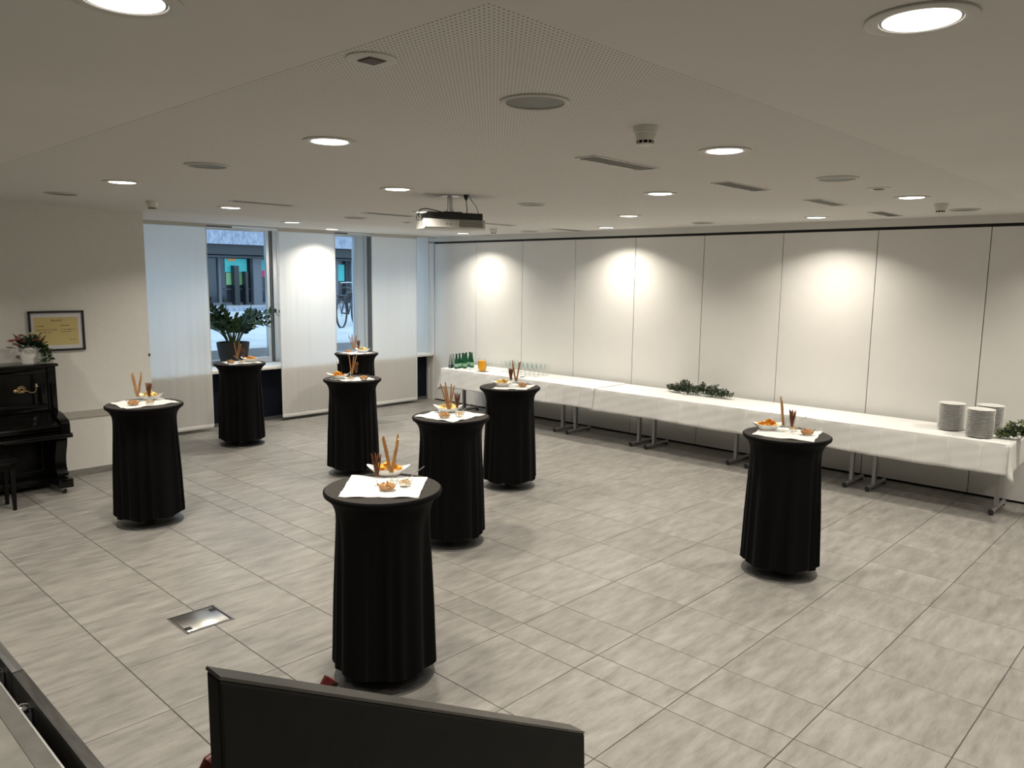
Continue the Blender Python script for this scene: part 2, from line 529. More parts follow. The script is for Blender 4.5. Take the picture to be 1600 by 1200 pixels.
# ---- window wall
wb = empty('wall_window', (0, 0, 0), 0, 'window wall with deep white sill over dark navy boarding', 'wall', kind='structure')
MB().box(-9.35, -8.78, 0.262, YP, -.12, .80).build('boarding', M['navy'], wb, 0)
MB().box(-8.785, -8.765, 0.262, YP, 0, .05).build('skirting', M['alud'], wb, 0)
MB().box(-9.35, -8.585, 0.262, YP - .02, .80, .842, .004).build('sill', M['white'], wb)
MB().box(-9.35, -9.15, 0.262, YP, 2.885, ZC).build('lintel', M['white'], wb, 0)
def window(n, y0, y1, lab):
    w = empty('window_%d' % n, (XW, (y0 + y1)/2, .846), 0, lab, 'window', kind='structure')
    h = (y1 - y0)/2
    fr_ = MB().box(-.035, .035, -h, h, 0, .075).box(-.035, .035, -h, h, 2.015, 2.039)
    fr_.build('frame_rails', M['frameblue'], w, 0)
    for s in (-1, 1):
        MB().box(-.035, .035, s*h - (.05 if s > 0 else 0), s*h + (.05 if s < 0 else 0), .075, 2.015).build('frame_post', M['alu'], w, 0)
    MB().box(-.006, .006, -h + .05, h - .05, .075, 2.015).build('pane', M['pane'], w, 0)
window(1, 0.27, 2.96, 'large fixed window behind the potted plant')
window(2, 3.10, 4.61, 'tall fixed window with the bicycle outside')
window(3, 4.94, YP - .03, 'narrow window behind the curtain next to the partition')
m1 = empty('trim_2', (XW, 3.03, .846), 0, 'aluminium window mullion right of the potted plant', 'trim', kind='structure')
MB().box(-.10, .03, -.07, .07, 0, 2.039).build('post', M['alu'], m1, 0)
MB().box(.03, .075, -.035, .045, 0, 2.039, .006).build('cover_profile', M['alu'], m1)
MB().box(.03, .05, -.066, -.036, 0, 2.039).build('gasket', M['alud'], m1, 0)
m2 = empty('trim_3', (XW, 4.76, .846), 0, 'wide pale window post beside the bicycle view', 'trim', kind='structure')
MB().box(-.12, .03, -.15, .06, 0, 2.039).build('post', M['frameblue'], m2, 0)
MB().box(.03, .034, -.012, -.006, 0, 2.039).build('groove', M['alud'], m2, 0)
MB().box(-.12, .05, .06, .18, 0, 2.039).build('dark_cladding', M['alud'], m2, 0)

# ---- curtains (flat hanging panels)
def curtain(y0, y1, lab, seed):
    c = empty('panel_curtain', (-8.55, (y0 + y1)/2, 0), 0, lab, 'curtain', 'flat white panel curtains in front of the windows')
    h = (y1 - y0)/2
    rnd = random.Random(seed)
    ph = [rnd.uniform(0, 6.28) for _ in range(6)]
    ny, nz = 56, 26
    z0, z1 = .062, 2.852
    vs, fs = [], []
    for j in range(nz + 1):
        z = z0 + (z1 - z0)*j/nz
        t = j/nz
        amp = .0021*(math.sin(PI*min(1, max(0, t)))**.7) + .0004
        for i in range(ny + 1):
            y = -h + 2*h*i/ny
            d = amp*(1.6*math.sin(y*11 + ph[0] + .5*math.sin(3*t + ph[2])) + .7*math.sin(y*34 + ph[1] + t) + .5*math.sin(y*61 + ph[3] - t))
            pull = .010*math.sin(PI*t)*(1 if i in (0, ny) else 0)
            vs.append((d, y, z))
    for j in range(nz):
        for i in range(ny):
            a = j*(ny + 1) + i
            fs.append((a, a + 1, a + ny + 2, a + ny + 1))
    MB().add(vs, fs).build('fabric', M['curtain'], c, 180)
    MB().box(-.008, .008, -h, h, .045, .092, .003).build('bottom_bar', M['napkin'], c)
    MB().box(-.012, .012, -h, h, 2.850, 2.880).build('top_rail', M['offwhite'], c, 0)
    ed = MB()
    for s in (-1, 1): ed.box(-.004, .004, s*h - .006, s*h + .006, .06, 2.85)
    ed.build('side_hems', M['napkin'], c, 0)
curtain(0.30, 1.645, 'white panel curtain beside the plastered piano wall', 1)
curtain(2.742, 3.718, 'white panel curtain between the two window openings, lit by a downlight', 2)
curtain(4.43, 5.372, 'white panel curtain next to the partition wall', 3)
ct = MB().box(-8.60, -8.50, 0.262, YP - .02, 2.880, ZC).build('trim_4', M['offwhite'], smooth=0)
tag(ct, 'ceiling track above the panel curtains', 'trim', kind='structure')
for (y0, y1) in ((1.66, 2.02), (3.735, 3.96)):
    o = MB().box(-8.565, -8.535, y0, y1, 2.858, 2.880, .002).build('curtain_carrier', M['alud'])
    tag(o, 'dark curtain carrier in the track beside the %s curtain' % ('first' if y0 < 2 else 'middle'), 'curtain rail')

# ================================================================== CEILING FITTINGS
RING = MB().lathe([(.098, -.001), (.101, -.006), (.118, -.009), (.135, -.005), (.136, 0)], 40).mesh('trim_ring')
INNER = MB().lathe([(.0, -.0012), (.1005, -.0012), (.1005, -.0022), (.0, -.0022)], 40).mesh('reflector')
DIFF = MB().lathe([(0, -.0055), (.088, -.0055), (.092, -.004), (.092, -.0024)], 40).mesh('diffuser')
def downlight(x, y, lab, on=True):
    e = empty('downlight', (x, y, ZC - .0012), 0, lab, 'ceiling light', 'round recessed downlights in the ceiling')
    link('trim_ring', RING, M['offwhite'], e)
    link('reflector', INNER, M['grille'], e)
    link('diffuser', DIFF, M['lamp'], e)
    ld = bpy.data.lights.new('downlight_lamp', 'AREA')
    ld.shape = 'DISK'
    ld.size = .18
    ld.energy = LAMP_W
    ld.color = LAMP_COL
    ld.spread = LAMP_SPREAD
    lo = bpy.data.objects.new('downlight_lamp', ld)
    COL.objects.link(lo)
    lo.parent = e
    lo.location = (0, 0, -.012)
    return e
for (x, y, lab) in [
    (-0.11, -2.49, 'lit round downlight cut by the top edge of the photo at left'),
    (1.31, -1.04, 'largest lit round downlight at the upper right, in the smooth ceiling'),
    (-1.49, -0.99, 'lit round downlight in the perforated ceiling left of the big grey loudspeaker disc'),
    (-0.10, 0.53, 'lit round downlight right of the nearest smoke detector'),
    (-4.28, -0.99, 'leftmost lit round downlight, near the plastered wall'),
    (-2.97, 0.60, 'lit round downlight left of the projector mount'),
    (-1.52, 2.11, 'lit round downlight between two slot vents right of the projector'),
    (-0.08, 3.56, 'lit round downlight next to the rightmost smoke detector'),
    (-5.75, 0.61, 'lit round downlight beside the long slim vent at left'),
    (-1.50, 5.12, 'lit round downlight close to the partition wall at right'),
    (-7.24, 2.20, 'lit round downlight above the first window opening'),
    (-3.03, 3.82, 'lit round downlight behind the projector to its right'),
    (-4.40, 5.25, 'lit round downlight close to the partition wall in the middle'),
    (-7.20, 5.22, 'lit round downlight just below the projector, near the room corner'),
    (-4.50, 2.17, 'lit round downlight half hidden by the projector cable'),
    (-8.09, 3.37, 'lit round downlight touching the top of the middle curtain'),
    (-5.92, 3.74, 'lit round downlight hidden behind the projector'),
    ]:
    downlight(x, y, lab)
for (x, y, lab) in [(1.35, 2.10, 'downlight outside the right edge, over the buffet side'), (1.35, 5.20, 'downlight outside the right edge, by the partition'),
                    (2.80, 0.55, 'downlight at the right of the room, out of view'), (2.80, 3.60, 'downlight at the far right of the room, out of view'),
                    (-2.90, -2.50, 'downlight over the stage edge, left of the camera'), (-5.75, -2.50, 'downlight over the piano end of the room, out of view'), (2.75, -2.50, 'downlight over the stage, right of the camera')]:
    downlight(x, y, lab)

SPR = MB().lathe([(.118, 0), (.116, -.006), (.125, -.010), (.135, -.006), (.136, 0)], 40).mesh('rim')
SPG = MB().lathe([(0, -.004), (.117, -.004), (.117, 0)], 40).mesh('grille')
for (x, y, lab) in [
    (-0.09, -0.98, 'largest grey ceiling loudspeaker disc in the perforated field'),
    (-2.87, -0.99, 'grey ceiling loudspeaker disc at left between two downlights'),
    (-5.64, -1.00, 'leftmost grey ceiling loudspeaker disc near the plastered wall'),
    (-2.98, 2.19, 'small grey ceiling loudspeaker disc right of the projector'),
    (-0.08, 2.01, 'grey ceiling loudspeaker disc at right beside the diamond sensor'),
    (-0.04, 4.98, 'rightmost grey ceiling loudspeaker disc near the partition'),
    (-5.85, 2.22, 'small grey ceiling loudspeaker disc above the second window opening'),
    (-2.92, 5.21, 'flat grey ceiling loudspeaker disc above the middle of the partition'),
    (-5.89, 5.35, 'farthest grey ceiling loudspeaker disc above the left of the partition')]:
    e = empty('ceiling_speaker', (x, y, ZC - .0012), 0, lab, 'loudspeaker', 'round grey loudspeakers in the ceiling')
    link('rim', SPR, M['offwhite'], e)
    link('grille', SPG, M['grille'], e)

SEN = MB().lathe([(0, -.004), (.060, -.006), (.080, -.003), (.081, 0)], 32).mesh('plate')
DIA = MB().add([(-.034, -.034, -.0058), (.034, -.034, -.0058), (.034, .034, -.0058), (-.034, .034, -.0058), (-.028, -.028, -.010), (.028, -.028, -.010), (.028, .028, -.010), (-.028, .028, -.010)],
               [(0, 1, 5, 4), (1, 2, 6, 5), (2, 3, 7, 6), (3, 0, 4, 7), (4, 5, 6, 7), (3, 2, 1, 0)]).mesh('diamond', 0)
for (x, y, lab) in [(-0.08, -1.76, 'round ceiling plate with dark diamond, at the edge of the perforated field'),
                    (-0.07, 2.77, 'small round ceiling plate with dark diamond, at the right'),
                    (-5.93, 3.07, 'tiny round ceiling plate with dark diamond, left of the projector')]:
    e = empty('ceiling_sensor', (x, y, ZC - .0012), 0, lab, 'sensor', 'diamond sensors in the ceiling')
    link('plate', SEN, M['offwhite'], e)
    link('diamond', DIA, M['ventd'], e)

SM1 = MB().lathe([(.057, 0), (.055, -.012), (.052, -.028), (.048, -.030), (.045, -.048), (.041, -.062)], 32).mesh('housing')
SM2 = MB().lathe([(.034, -.060), (.034, -.076)], 32).mesh('chamber')
SM3 = MB().lathe([(0, -.084), (.026, -.083), (.036, -.079), (.038, -.074), (0, -.074)], 32).mesh('cap')
_rb = MB()
for k in range(10):
    a = 2*PI*k/10
    _rb.box(.0365*math.cos(a) - .0022, .0365*math.cos(a) + .0022, .0365*math.sin(a) - .0022, .0365*math.sin(a) + .0022, -.076, -.060)
SM4 = _rb.mesh('ribs', 0)
for (x, y, lab) in [(-0.05, -0.28, 'nearest white smoke detector, above the slot vent'),
                    (-5.71, -0.20, 'white smoke detector at left near the plastered wall corner'),
                    (-0.05, 4.26, 'white smoke detector at far right beside a loudspeaker disc'),
                    (-5.92, 4.62, 'small white smoke detector just right of the projector')]:
    e = empty('smoke_detector', (x, y, ZC - .0012), 0, lab, 'smoke detector', 'smoke detectors on the ceiling')
    link('housing', SM1, M['plastic'], e)
    link('chamber', SM2, M['black'], e)
    link('cap', SM3, M['plastic'], e)
    tag(link('ribs', SM4, M['plastic'], e), kind='stuff')

VM = MB().box(-.062, .062, -.31, .31, -.0025, 0).mesh('mesh_insert', 0)
_v = MB()
for s in (-1, 1):
    _v.box(s*.067 - .005, s*.067 + .005, -.323, .323, -.005, 0)
    _v.box(-.072, .072, s*.318 - .005, s*.318 + .005, -.005, 0)
VF = _v.mesh('vent_frame', 0)
_v = MB()
for s in (-1, 1):
    for y in (-.27, 0, .27): _v.lathe([(0, -.0068), (.005, -.0068), (.005, -.0055)], 8, (s*.067, y, 0))
VS = _v.mesh('screws', 0)
for (x, y, lab) in [(-0.80, 0.55, 'nearest slot vent in the perforated ceiling'), (-0.79, 2.06, 'second slot vent from the camera, in the right row'),
                    (-0.78, 3.58, 'third slot vent from the camera, in the right row'), (-0.78, 5.08, 'slot vent nearest the partition at right'),
                    (-5.20, 5.42, 'slot vent nearest the partition, above the buffet middle'), (-5.02, 0.58, 'long slim slot vent at left beyond the loudspeaker disc'),
                    (-5.11, 2.16, 'thin slot vent left of the projector'), (-5.22, 3.97, 'thin slot vent right behind the projector')]:
    e = empty('ceiling_vent', (x, y, ZC - .0012), 0, lab, 'vent', 'slot vents in the ceiling')
    link('mesh_insert', VM, M['ventd'], e)
    link('vent_frame', VF, M['plastic'], e)
    tag(link('screws', VS, M['ventd'], e), kind='stuff')

# ---- projector
pj = empty('projector', (-3.02, 1.20, ZC), -.42, 'white ceiling projector on a metal pole with loose black cables', 'projector')
MB().lathe([(0, 0), (.085, 0), (.085, -.008), (.03, -.012), (0, -.012)], 24).build('ceiling_plate', M['alu'], pj)
MB().lathe([(.024, -.01), (.024, -.125)], 20, cap1=True).lathe([(.034, -.118), (.034, -.138), (.020, -.150)], 20, cap0=True, cap1=True).build('pole', M['alu'], pj)
brk = MB()
brk.box(-.11, .130, -.225, .250, -.205, -.150, .004)
brk.box(-.09, .09, -.08, .08, -.156, -.140)
brk.box(.04, .12, -.262, -.225, -.195, -.165)
brk.build('mount_bracket', M['bracket'], pj)
body = MB().prism([(-.13, -.205), (.125, -.205), (.140, -.213), (.140, -.272), (.125, -.284), (-.13, -.284)], 'y', -.262, .268)
pbody = body.build('body', M['projw'], pj)
MB().box(.1405, .143, .04, .245, -.268, -.216).build('grille_recess', M['ventd'], pbody, 0)
for k in range(7):
    MB().box(.1432, .1452, .042, .243, -.2655 + k*.0072, -.2625 + k*.0072).build('slat', M['offwhite'], pbody, 0)
for k in range(5):
    MB().lathe([(0, .002), (.006, .002), (.006, 0)], 10, (0, 0, 0)).build('button', M['grille'] if k > 2 else M['offwhite'], pbody, loc=(.1395, -.16 + k*.031, -.246)).rotation_euler = (0, PI/2, 0)
_l = MB().lathe([(.0, 0), (.034, 0), (.034, .03), (.03, .034), (.026, .026), (0, .022)], 20).build('lens', M['bracket'], pj, loc=(-.13, .13, -.245))
_l.rotation_euler = (0, -PI/2, 0)
cab = MB()
cab.tube([(.0, -.02, -.15), (.03, -.12, -.135), (.05, -.22, -.120), (.06, -.275, -.13), (.07, -.295, -.165), (.07, -.29, -.20)], .0045, 6)
ring = [(.08 + .004*math.sin(3*a), -.290 + .026*math.cos(a), -.195 + .026*math.sin(a)) for a in [2*PI*k/20 for k in range(21)]]
cab.tube(ring, .005, 6)
cab.tube([(.13, .10, -.03), (.13, .105, -.09), (.125, .11, -.15)], .004, 6)
cab.tube([(.20, .10, -.001), (.19, .125, -.05), (.16, .18, -.10), (.13, .21, -.15)], .003, 6)
cab.build('cables', M['rubber'], pj)
MB().lathe([(.020, 0), (.020, -.018), (.010, -.040), (.006, -.046)], 12, (.13, .10, -.001), cap0=True, cap1=True).build('plug', M['rubber'], pj)

# ================================================================== BAR TABLES
HT = 1.07
def cover_mesh(seed):
    rnd = random.Random(seed)
    prof = [(.312, HT + .0035, 0), (.3205, HT - .003, 0), (.3215, HT - .012, 0), (.318, HT - .024, 0),
            (.302, HT - .036, 0), (.286, HT - .052, 0), (.273, HT - .072, .02), (.263, HT - .098, .05), (.257, HT - .130, .12), (.254, HT - .18, .26), (.254, HT - .26, .45),
            (.257, HT - .36, .58), (.260, HT - .48, .75), (.264, HT - .60, .86), (.267, HT - .72, .94), (.270, HT - .84, .98), (.273, HT - .93, 1.0), (.275, HT - .985, 1.0)]
    n = 132
    nf = rnd.choice((15, 16, 17))
    ph = [rnd.uniform(0, 2*PI) for _ in range(5)]
    def fold(a, t):
        w = a + .10*math.sin(3*a + ph[0]) + .07*math.sin(5*a + ph[1]) + .05*t*math.sin(2*a + ph[4])
        s = math.sin(nf*w + ph[2])
        s = (abs(s)**.7)*(1 if s > 0 else -1)
        return s*(.72 + .28*math.sin(4*a + ph[3]))
    vs, fs = [], []
    for i, (r, z, am) in enumerate(prof):
        for k in range(n):
            a = 2*PI*k/n
            f = fold(a, am)
            rr = r + .022*am*f
            zz = z
            if i == len(prof) - 1: zz = z + .010*f + .008*math.sin(7*a + ph[1])
            vs.append((rr*math.cos(a), rr*math.sin(a), zz))
    m_ = len(prof)
    for i in range(m_ - 1):
        for k in range(n):
            k2 = (k + 1) % n
            fs.append((i*n + k, i*n + k2, (i + 1)*n + k2, (i + 1)*n + k))
    b = MB().add(vs, fs)
    return b.mesh('stretch_cover', 60)
CTOP = MB().lathe([(.0, HT + .0042), (.16, HT + .0042), (.30, HT + .0042), (.312, HT + .0035)], 132).mesh('lit_cover_top', 60)
COVERS = [cover_mesh(s) for s in (3, 11, 29)]
BASE = MB().lathe([(0, 0), (.278, 0), (.280, .004), (.276, .010), (.20, .016), (.06, .022), (.0, .022)], 56).mesh('base_plate')
COLM = MB().lathe([(.038, .02), (.038, HT - .03)], 20, cap0=True, cap1=True).mesh('column')
TOPM = MB().lathe([(0, HT - .030), (.300, HT - .030), (.308, HT - .022), (.308, HT - .006), (.300, HT), (0, HT)], 48).mesh('table_top')

# --- table-top items (meshes built once)
FLUTE = MB().lathe([(0, .001), (.030, .001), (.031, .003), (.012, .007), (.0045, .014), (.0042, .034), (.010, .044), (.018, .064), (.0235, .090), (.0255, .115), (.0250, .140), (.0240, .150)], 24).mesh('flute_glass')
NBOWL = MB().lathe([(0, .002), (.024, .002), (.030, .006), (.044, .020), (.053, .040), (.055, .056), (.0535, .057)], 28).mesh('glass_bowl')
SBOWL = MB().lathe([(0, .002), (.020, .002), (.028, .008), (.036, .025), (.040, .044), (.0385, .045)], 24).mesh('small_glass_bowl')
def boat_mesh():
    n = 40
    b = MB()
    rings = [(.30, .0, 0, 0), (.42, .002, 0, 0), (.62, .014, .1, 0), (.86, .033, .6, 0), (1.0, .046, 1.0, 0), (.975, .046, 1.0, 1), (.83, .035, .6, 1), (.58, .017, .1, 1), (.30, .008, 0, 1)]
    vs, fs = [], []
    for (s, z, k, inn) in rings:
        for i in range(n):
            a = 2*PI*i/n
            ca, sa = math.cos(a), math.sin(a)
            px = .118*s*math.copysign(abs(ca)**(.85), ca)*(1 + .06*k*abs(ca)**4)
            py = .066*s*math.copysign(abs(sa)**(.95), sa)
            vs.append((px, py, z + .022*k*abs(ca)**4))
    R = len(rings)
    for r in range(R - 1):
        for i in range(n):
            j = (i + 1) % n
            fs.append((r*n + i, r*n + j, (r + 1)*n + j, (r + 1)*n + i))
    fs.append(tuple(range(n - 1, -1, -1)))
    fs.append(tuple((R - 1)*n + i for i in range(n)))
    return b.add(vs, fs).mesh('boat_bowl', 60)
BOAT = boat_mesh()
def nut_pile(R, z0, h, n, s, seed, name):
    rnd = random.Random(seed)
    b = MB()
    for k in range(n):
        a = rnd.uniform(0, 2*PI)
        r = R*math.sqrt(rnd.random())
        zc = z0 + (h*(1 - (r/R)**2) + .012*(r/R)**2)*rnd.uniform(.35, 1.0)
        rr = min(r, R*.62 + (zc - z0)*.5)
        c = Vector((rr*math.cos(a), rr*math.sin(a), zc))
        rot = Euler((rnd.uniform(-1, 1), rnd.uniform(-1, 1), rnd.uniform(0, 6.28))).to_matrix()
        l = s*rnd.uniform(.9, 1.25)
        pr = [(0, -l), (.55*s*.8, -.62*l), (.62*s*.8, 0), (.55*s*.8, .62*l), (0, l)]
        t = MB().lathe(pr, 6)
        b.add([rot @ Vector(p) + c for p in t.v], t.f)
    return b.mesh(name, 80)
NUTS = [nut_pile(.050, .010, .038, 130, .0095, s, 'peanuts') for s in (1, 2)]
NUTS2 = [nut_pile(.034, .012, .030, 50, .0065, s, 'mixed_nuts') for s in (5, 6)]
def chip_mesh(seed):
    rnd = random.Random(seed)
    n = 9
    vs = [(0, 0, .004)]
    cu = rnd.uniform(3, 8)
    for rr in (.55, 1.0):
        for k in range(n):
            a = 2*PI*k/n
            R = .029*rr*(1 + .22*math.sin(3*a + seed) + rnd.uniform(-.08, .08))
            x, y = R*math.cos(a), R*math.sin(a)*.8
            vs.append((x, y, .004 - cu*x*x + 3*y*y*rnd.uniform(.6, 1.2)))
    fs = [(0, 1 + k, 1 + (k + 1) % n) for k in range(n)]
    for k in range(n):
        fs.append((1 + k, 1 + n + k, 1 + n + (k + 1) % n, 1 + (k + 1) % n))
    N = len(vs)
    vs2 = vs + [(x, y, z - .0016) for (x, y, z) in vs]
    fs2 = fs + [tuple(N + i for i in reversed(f)) for f in fs]
    for k in range(n):
        a, b_ = 1 + n + k, 1 + n + (k + 1) % n
        fs2.append((a, N + a, N + b_, b_))
    return MB().add(vs2, fs2)
CHIPS = {}
for kk in ('chip_o', 'chip_y'):
    CHIPS[kk] = []
    for s in (1, 2, 3, 4):
        me = chip_mesh(s).mesh('potato_chip', 60)
        me.materials.append(M[kk])
        CHIPS[kk].append(me)
def stick_mesh(L, r, seed, m1, m2):
    rnd = random.Random(seed)
    pts, rs = [], []
    for i in range(9):
        t = i/8
        pts.append((.0012*math.sin(5*t + seed), .0012*math.cos(4*t + seed*2), L*t))
        rs.append(r*(1 + rnd.uniform(-.10, .10)) * (.8 if i in (0, 8) else 1))
    b = MB().tube(pts, rs, 9)
    me = b.mesh('stick', 50)
    me.materials.append(m1)
    me.materials.append(m2)
    for p in me.polygons:
        if len(p.vertices) > 4: p.material_index = 1
    return me
GRIS = [stick_mesh(L, .0058, s, M['bread'], M['bread_end']) for s, L in ((1, .205), (2, .215), (3, .225), (4, .195), (5, .23))]
PRET = [stick_mesh(L, .0037, s, M['pretzel'], M['pretzel']) for s, L in ((6, .120), (7, .126), (8, .114), (9, .130))]
def spoon(e_loc, rz, lab):
    e = empty('small_spoon', e_loc, rz, lab, 'spoon', 'spoons in the nut bowls')
    MB().tube([(-.008, 0, .030), (.02, 0, .047), (.06, 0, .080), (.105, 0, .112)], [.0022, .0020, .0022, .0032], 8).build('handle', M['steel'], e)
    vs = MB().lathe([(0, -.004), (.007, -.003), (.011, 0), (.010, .0008), (.006, -.002), (0, -.003)], 14)
    MB().add([(x*1.4 - .018, y, z + .027 + x*.5) for (x, y, z) in vs.v], vs.f).build('bowl', M['steel'], e)

def napkin_mesh(pts, seed):
    rnd = random.Random(seed)
    n = 22
    P0, P1, P2, P3 = [Vector((p[0], p[1], 0))*min(1, .309/math.hypot(*p)) for p in pts]
    vs, fs = [], []
    ph = rnd.uniform(0, 6.28)
    for lay in (0, 1):
        for j in range(n + 1):
            for i in range(n + 1):
                u, v = i/n, j/n
                p = (P0*(1 - u) + P1*u)*(1 - v) + (P3*(1 - u) + P2*u)*v
                cr = .0016*(math.exp(-((u - .5)/.015)**2) + math.exp(-((v - .5)/.015)**2))
                rip = .0012*(math.sin(u*9 + ph) * math.sin(v*8 + ph*2) + 1)
                edge = max(abs(u - .5), abs(v - .5))
                curl = .006*max(0, edge - .46)/.04*max(0, math.sin(11*(u + v*1.3) + ph))
                wob = .004*math.sin(13*(u - v) + ph)*(1 if edge > .499 else 0)
                d = p - (P0 + P1 + P2 + P3)/4
                r = p.length
                zz = cr + rip + curl + (.0028 if lay == 0 else .0004)
                if r > .312: zz = min(zz, .004) - (r - .312)*.85
                vs.append((p.x + wob, p.y - wob, zz))
    N = (n + 1)*(n + 1)
    for j in range(n):
        for i in range(n):
            a = j*(n + 1) + i
            fs.append((a, a + 1, a + n + 2, a + n + 1))
            fs.append((N + a, N + a + n + 1, N + a + n + 2, N + a + 1))
    for i in range(n):
        for (a, b_) in ((i, i + 1), (n*(n + 1) + i + 1, n*(n + 1) + i)):
            fs.append((b_, a, N + a, N + b_))
        for (a, b_) in (((i + 1)*(n + 1), i*(n + 1)), (i*(n + 1) + n, (i + 1)*(n + 1) + n)):
            fs.append((b_, a, N + a, N + b_))
    return MB().add(vs, fs).mesh('napkin', 60)

def square(cx, cy, half, ang):
    return [(cx + half*math.sqrt(2)*math.cos(ang + k*PI/2), cy + half*math.sqrt(2)*math.sin(ang + k*PI/2)) for k in range(4)]

TAB = [  # x, y, description, napkin, boat(x,y,angle), chip, breadsticks glass, pretzel glass, peanut bowl, small bowl, spoon angle, number of breadsticks, their lean
    dict(p=(-1.334, -0.796), d='nearest bar table', nap=[(.003, -.290), (.300, .001), (.014, .306), (-.310, .007)], boat=(-.165, .165, .80), chip='chip_o', gris=(-.055, .10), pret=(-.035, -.015), pea=(.075, -.030), sm=(.085, .085), sp=.9, ng=4, cov=0),
    dict(p=(-0.440, 2.296), d='lone bar table at right', nap=[(-.155, -.255), (.275, -.157), (.160, .262), (-.270, .16)], boat=(-.165, .020, .70), chip='chip_o', gris=(-.040, .020), pret=(.030, .010), pea=(.130, .055), sm=(.0, .11), sp=1.0, ng=2, cov=1),
    dict(p=(-2.723, 0.947), d='second bar table', nap=[(-.165, -.251), (.270, -.215), (.169, .236), (-.290, .179)], boat=(-.120, .075, .75), chip='chip_y', gris=(-.005, -.020), pret=(.0, .070), pea=(.055, -.120), sm=(.105, .0), sp=1.0, ng=5, cov=2),
    dict(p=(-3.597, 2.568), d='bar table before the juice jug', nap=[(.025, -.300), (.300, -.064), (.136, .256), (-.220, .094)], boat=(-.03, -.080, .70), chip='chip_y', gris=(.050, .040), pret=(-.050, .065), pea=(.135, .050), sm=None, sp=0, ng=4, cov=0),
    dict(p=(-5.222, 1.708), d='bar table before the middle curtain', nap=[(.230, -.200), (.260, .113), (-.02, .200), (-.140, -.250)], boat=(-.04, -.160, .75), chip='chip_o', gris=(.040, -.030), pret=(-.010, .060), pea=(.195, .015), sm=(.155, -.125), sp=-.7, ng=3, cov=1),
    dict(p=(-5.000, -0.643), d='bar table beside the piano', nap=[(-.240, -.226), (.200, -.235), (.156, .245), (-.240, .229)], boat=(-.150, .110, .75), chip='chip_y', gris=(-.085, -.020), pret=(.005, .045), pea=(.060, -.115), sm=(.105, .010), sp=1.2, ng=4, cov=2),
    dict(p=(-7.456, 1.515), d='bar table before the potted plant', nap=[(-.180, -.160), (.168, -.225), (.200, .205), (-.123, .250)], boat=(.03, .135, .75), chip='chip_o', gris=(.03, -.045), pret=(.0, .050), pea=(.06, -.150), sm=(.155, -.055), sp=-1.5, ng=3, cov=0),
    dict(p=(-7.596, 3.432), d='rearmost bar table', nap=[(-.133, -.224), (.220, -.221), (.236, .174), (-.122, .18)], boat=(.03, .09, .75), chip='chip_y', gris=(.035, -.07), pret=(.0, .04), pea=(-.03, -.12), sm=None, sp=0, ng=5, cov=1),
]
ZN = HT + .0075
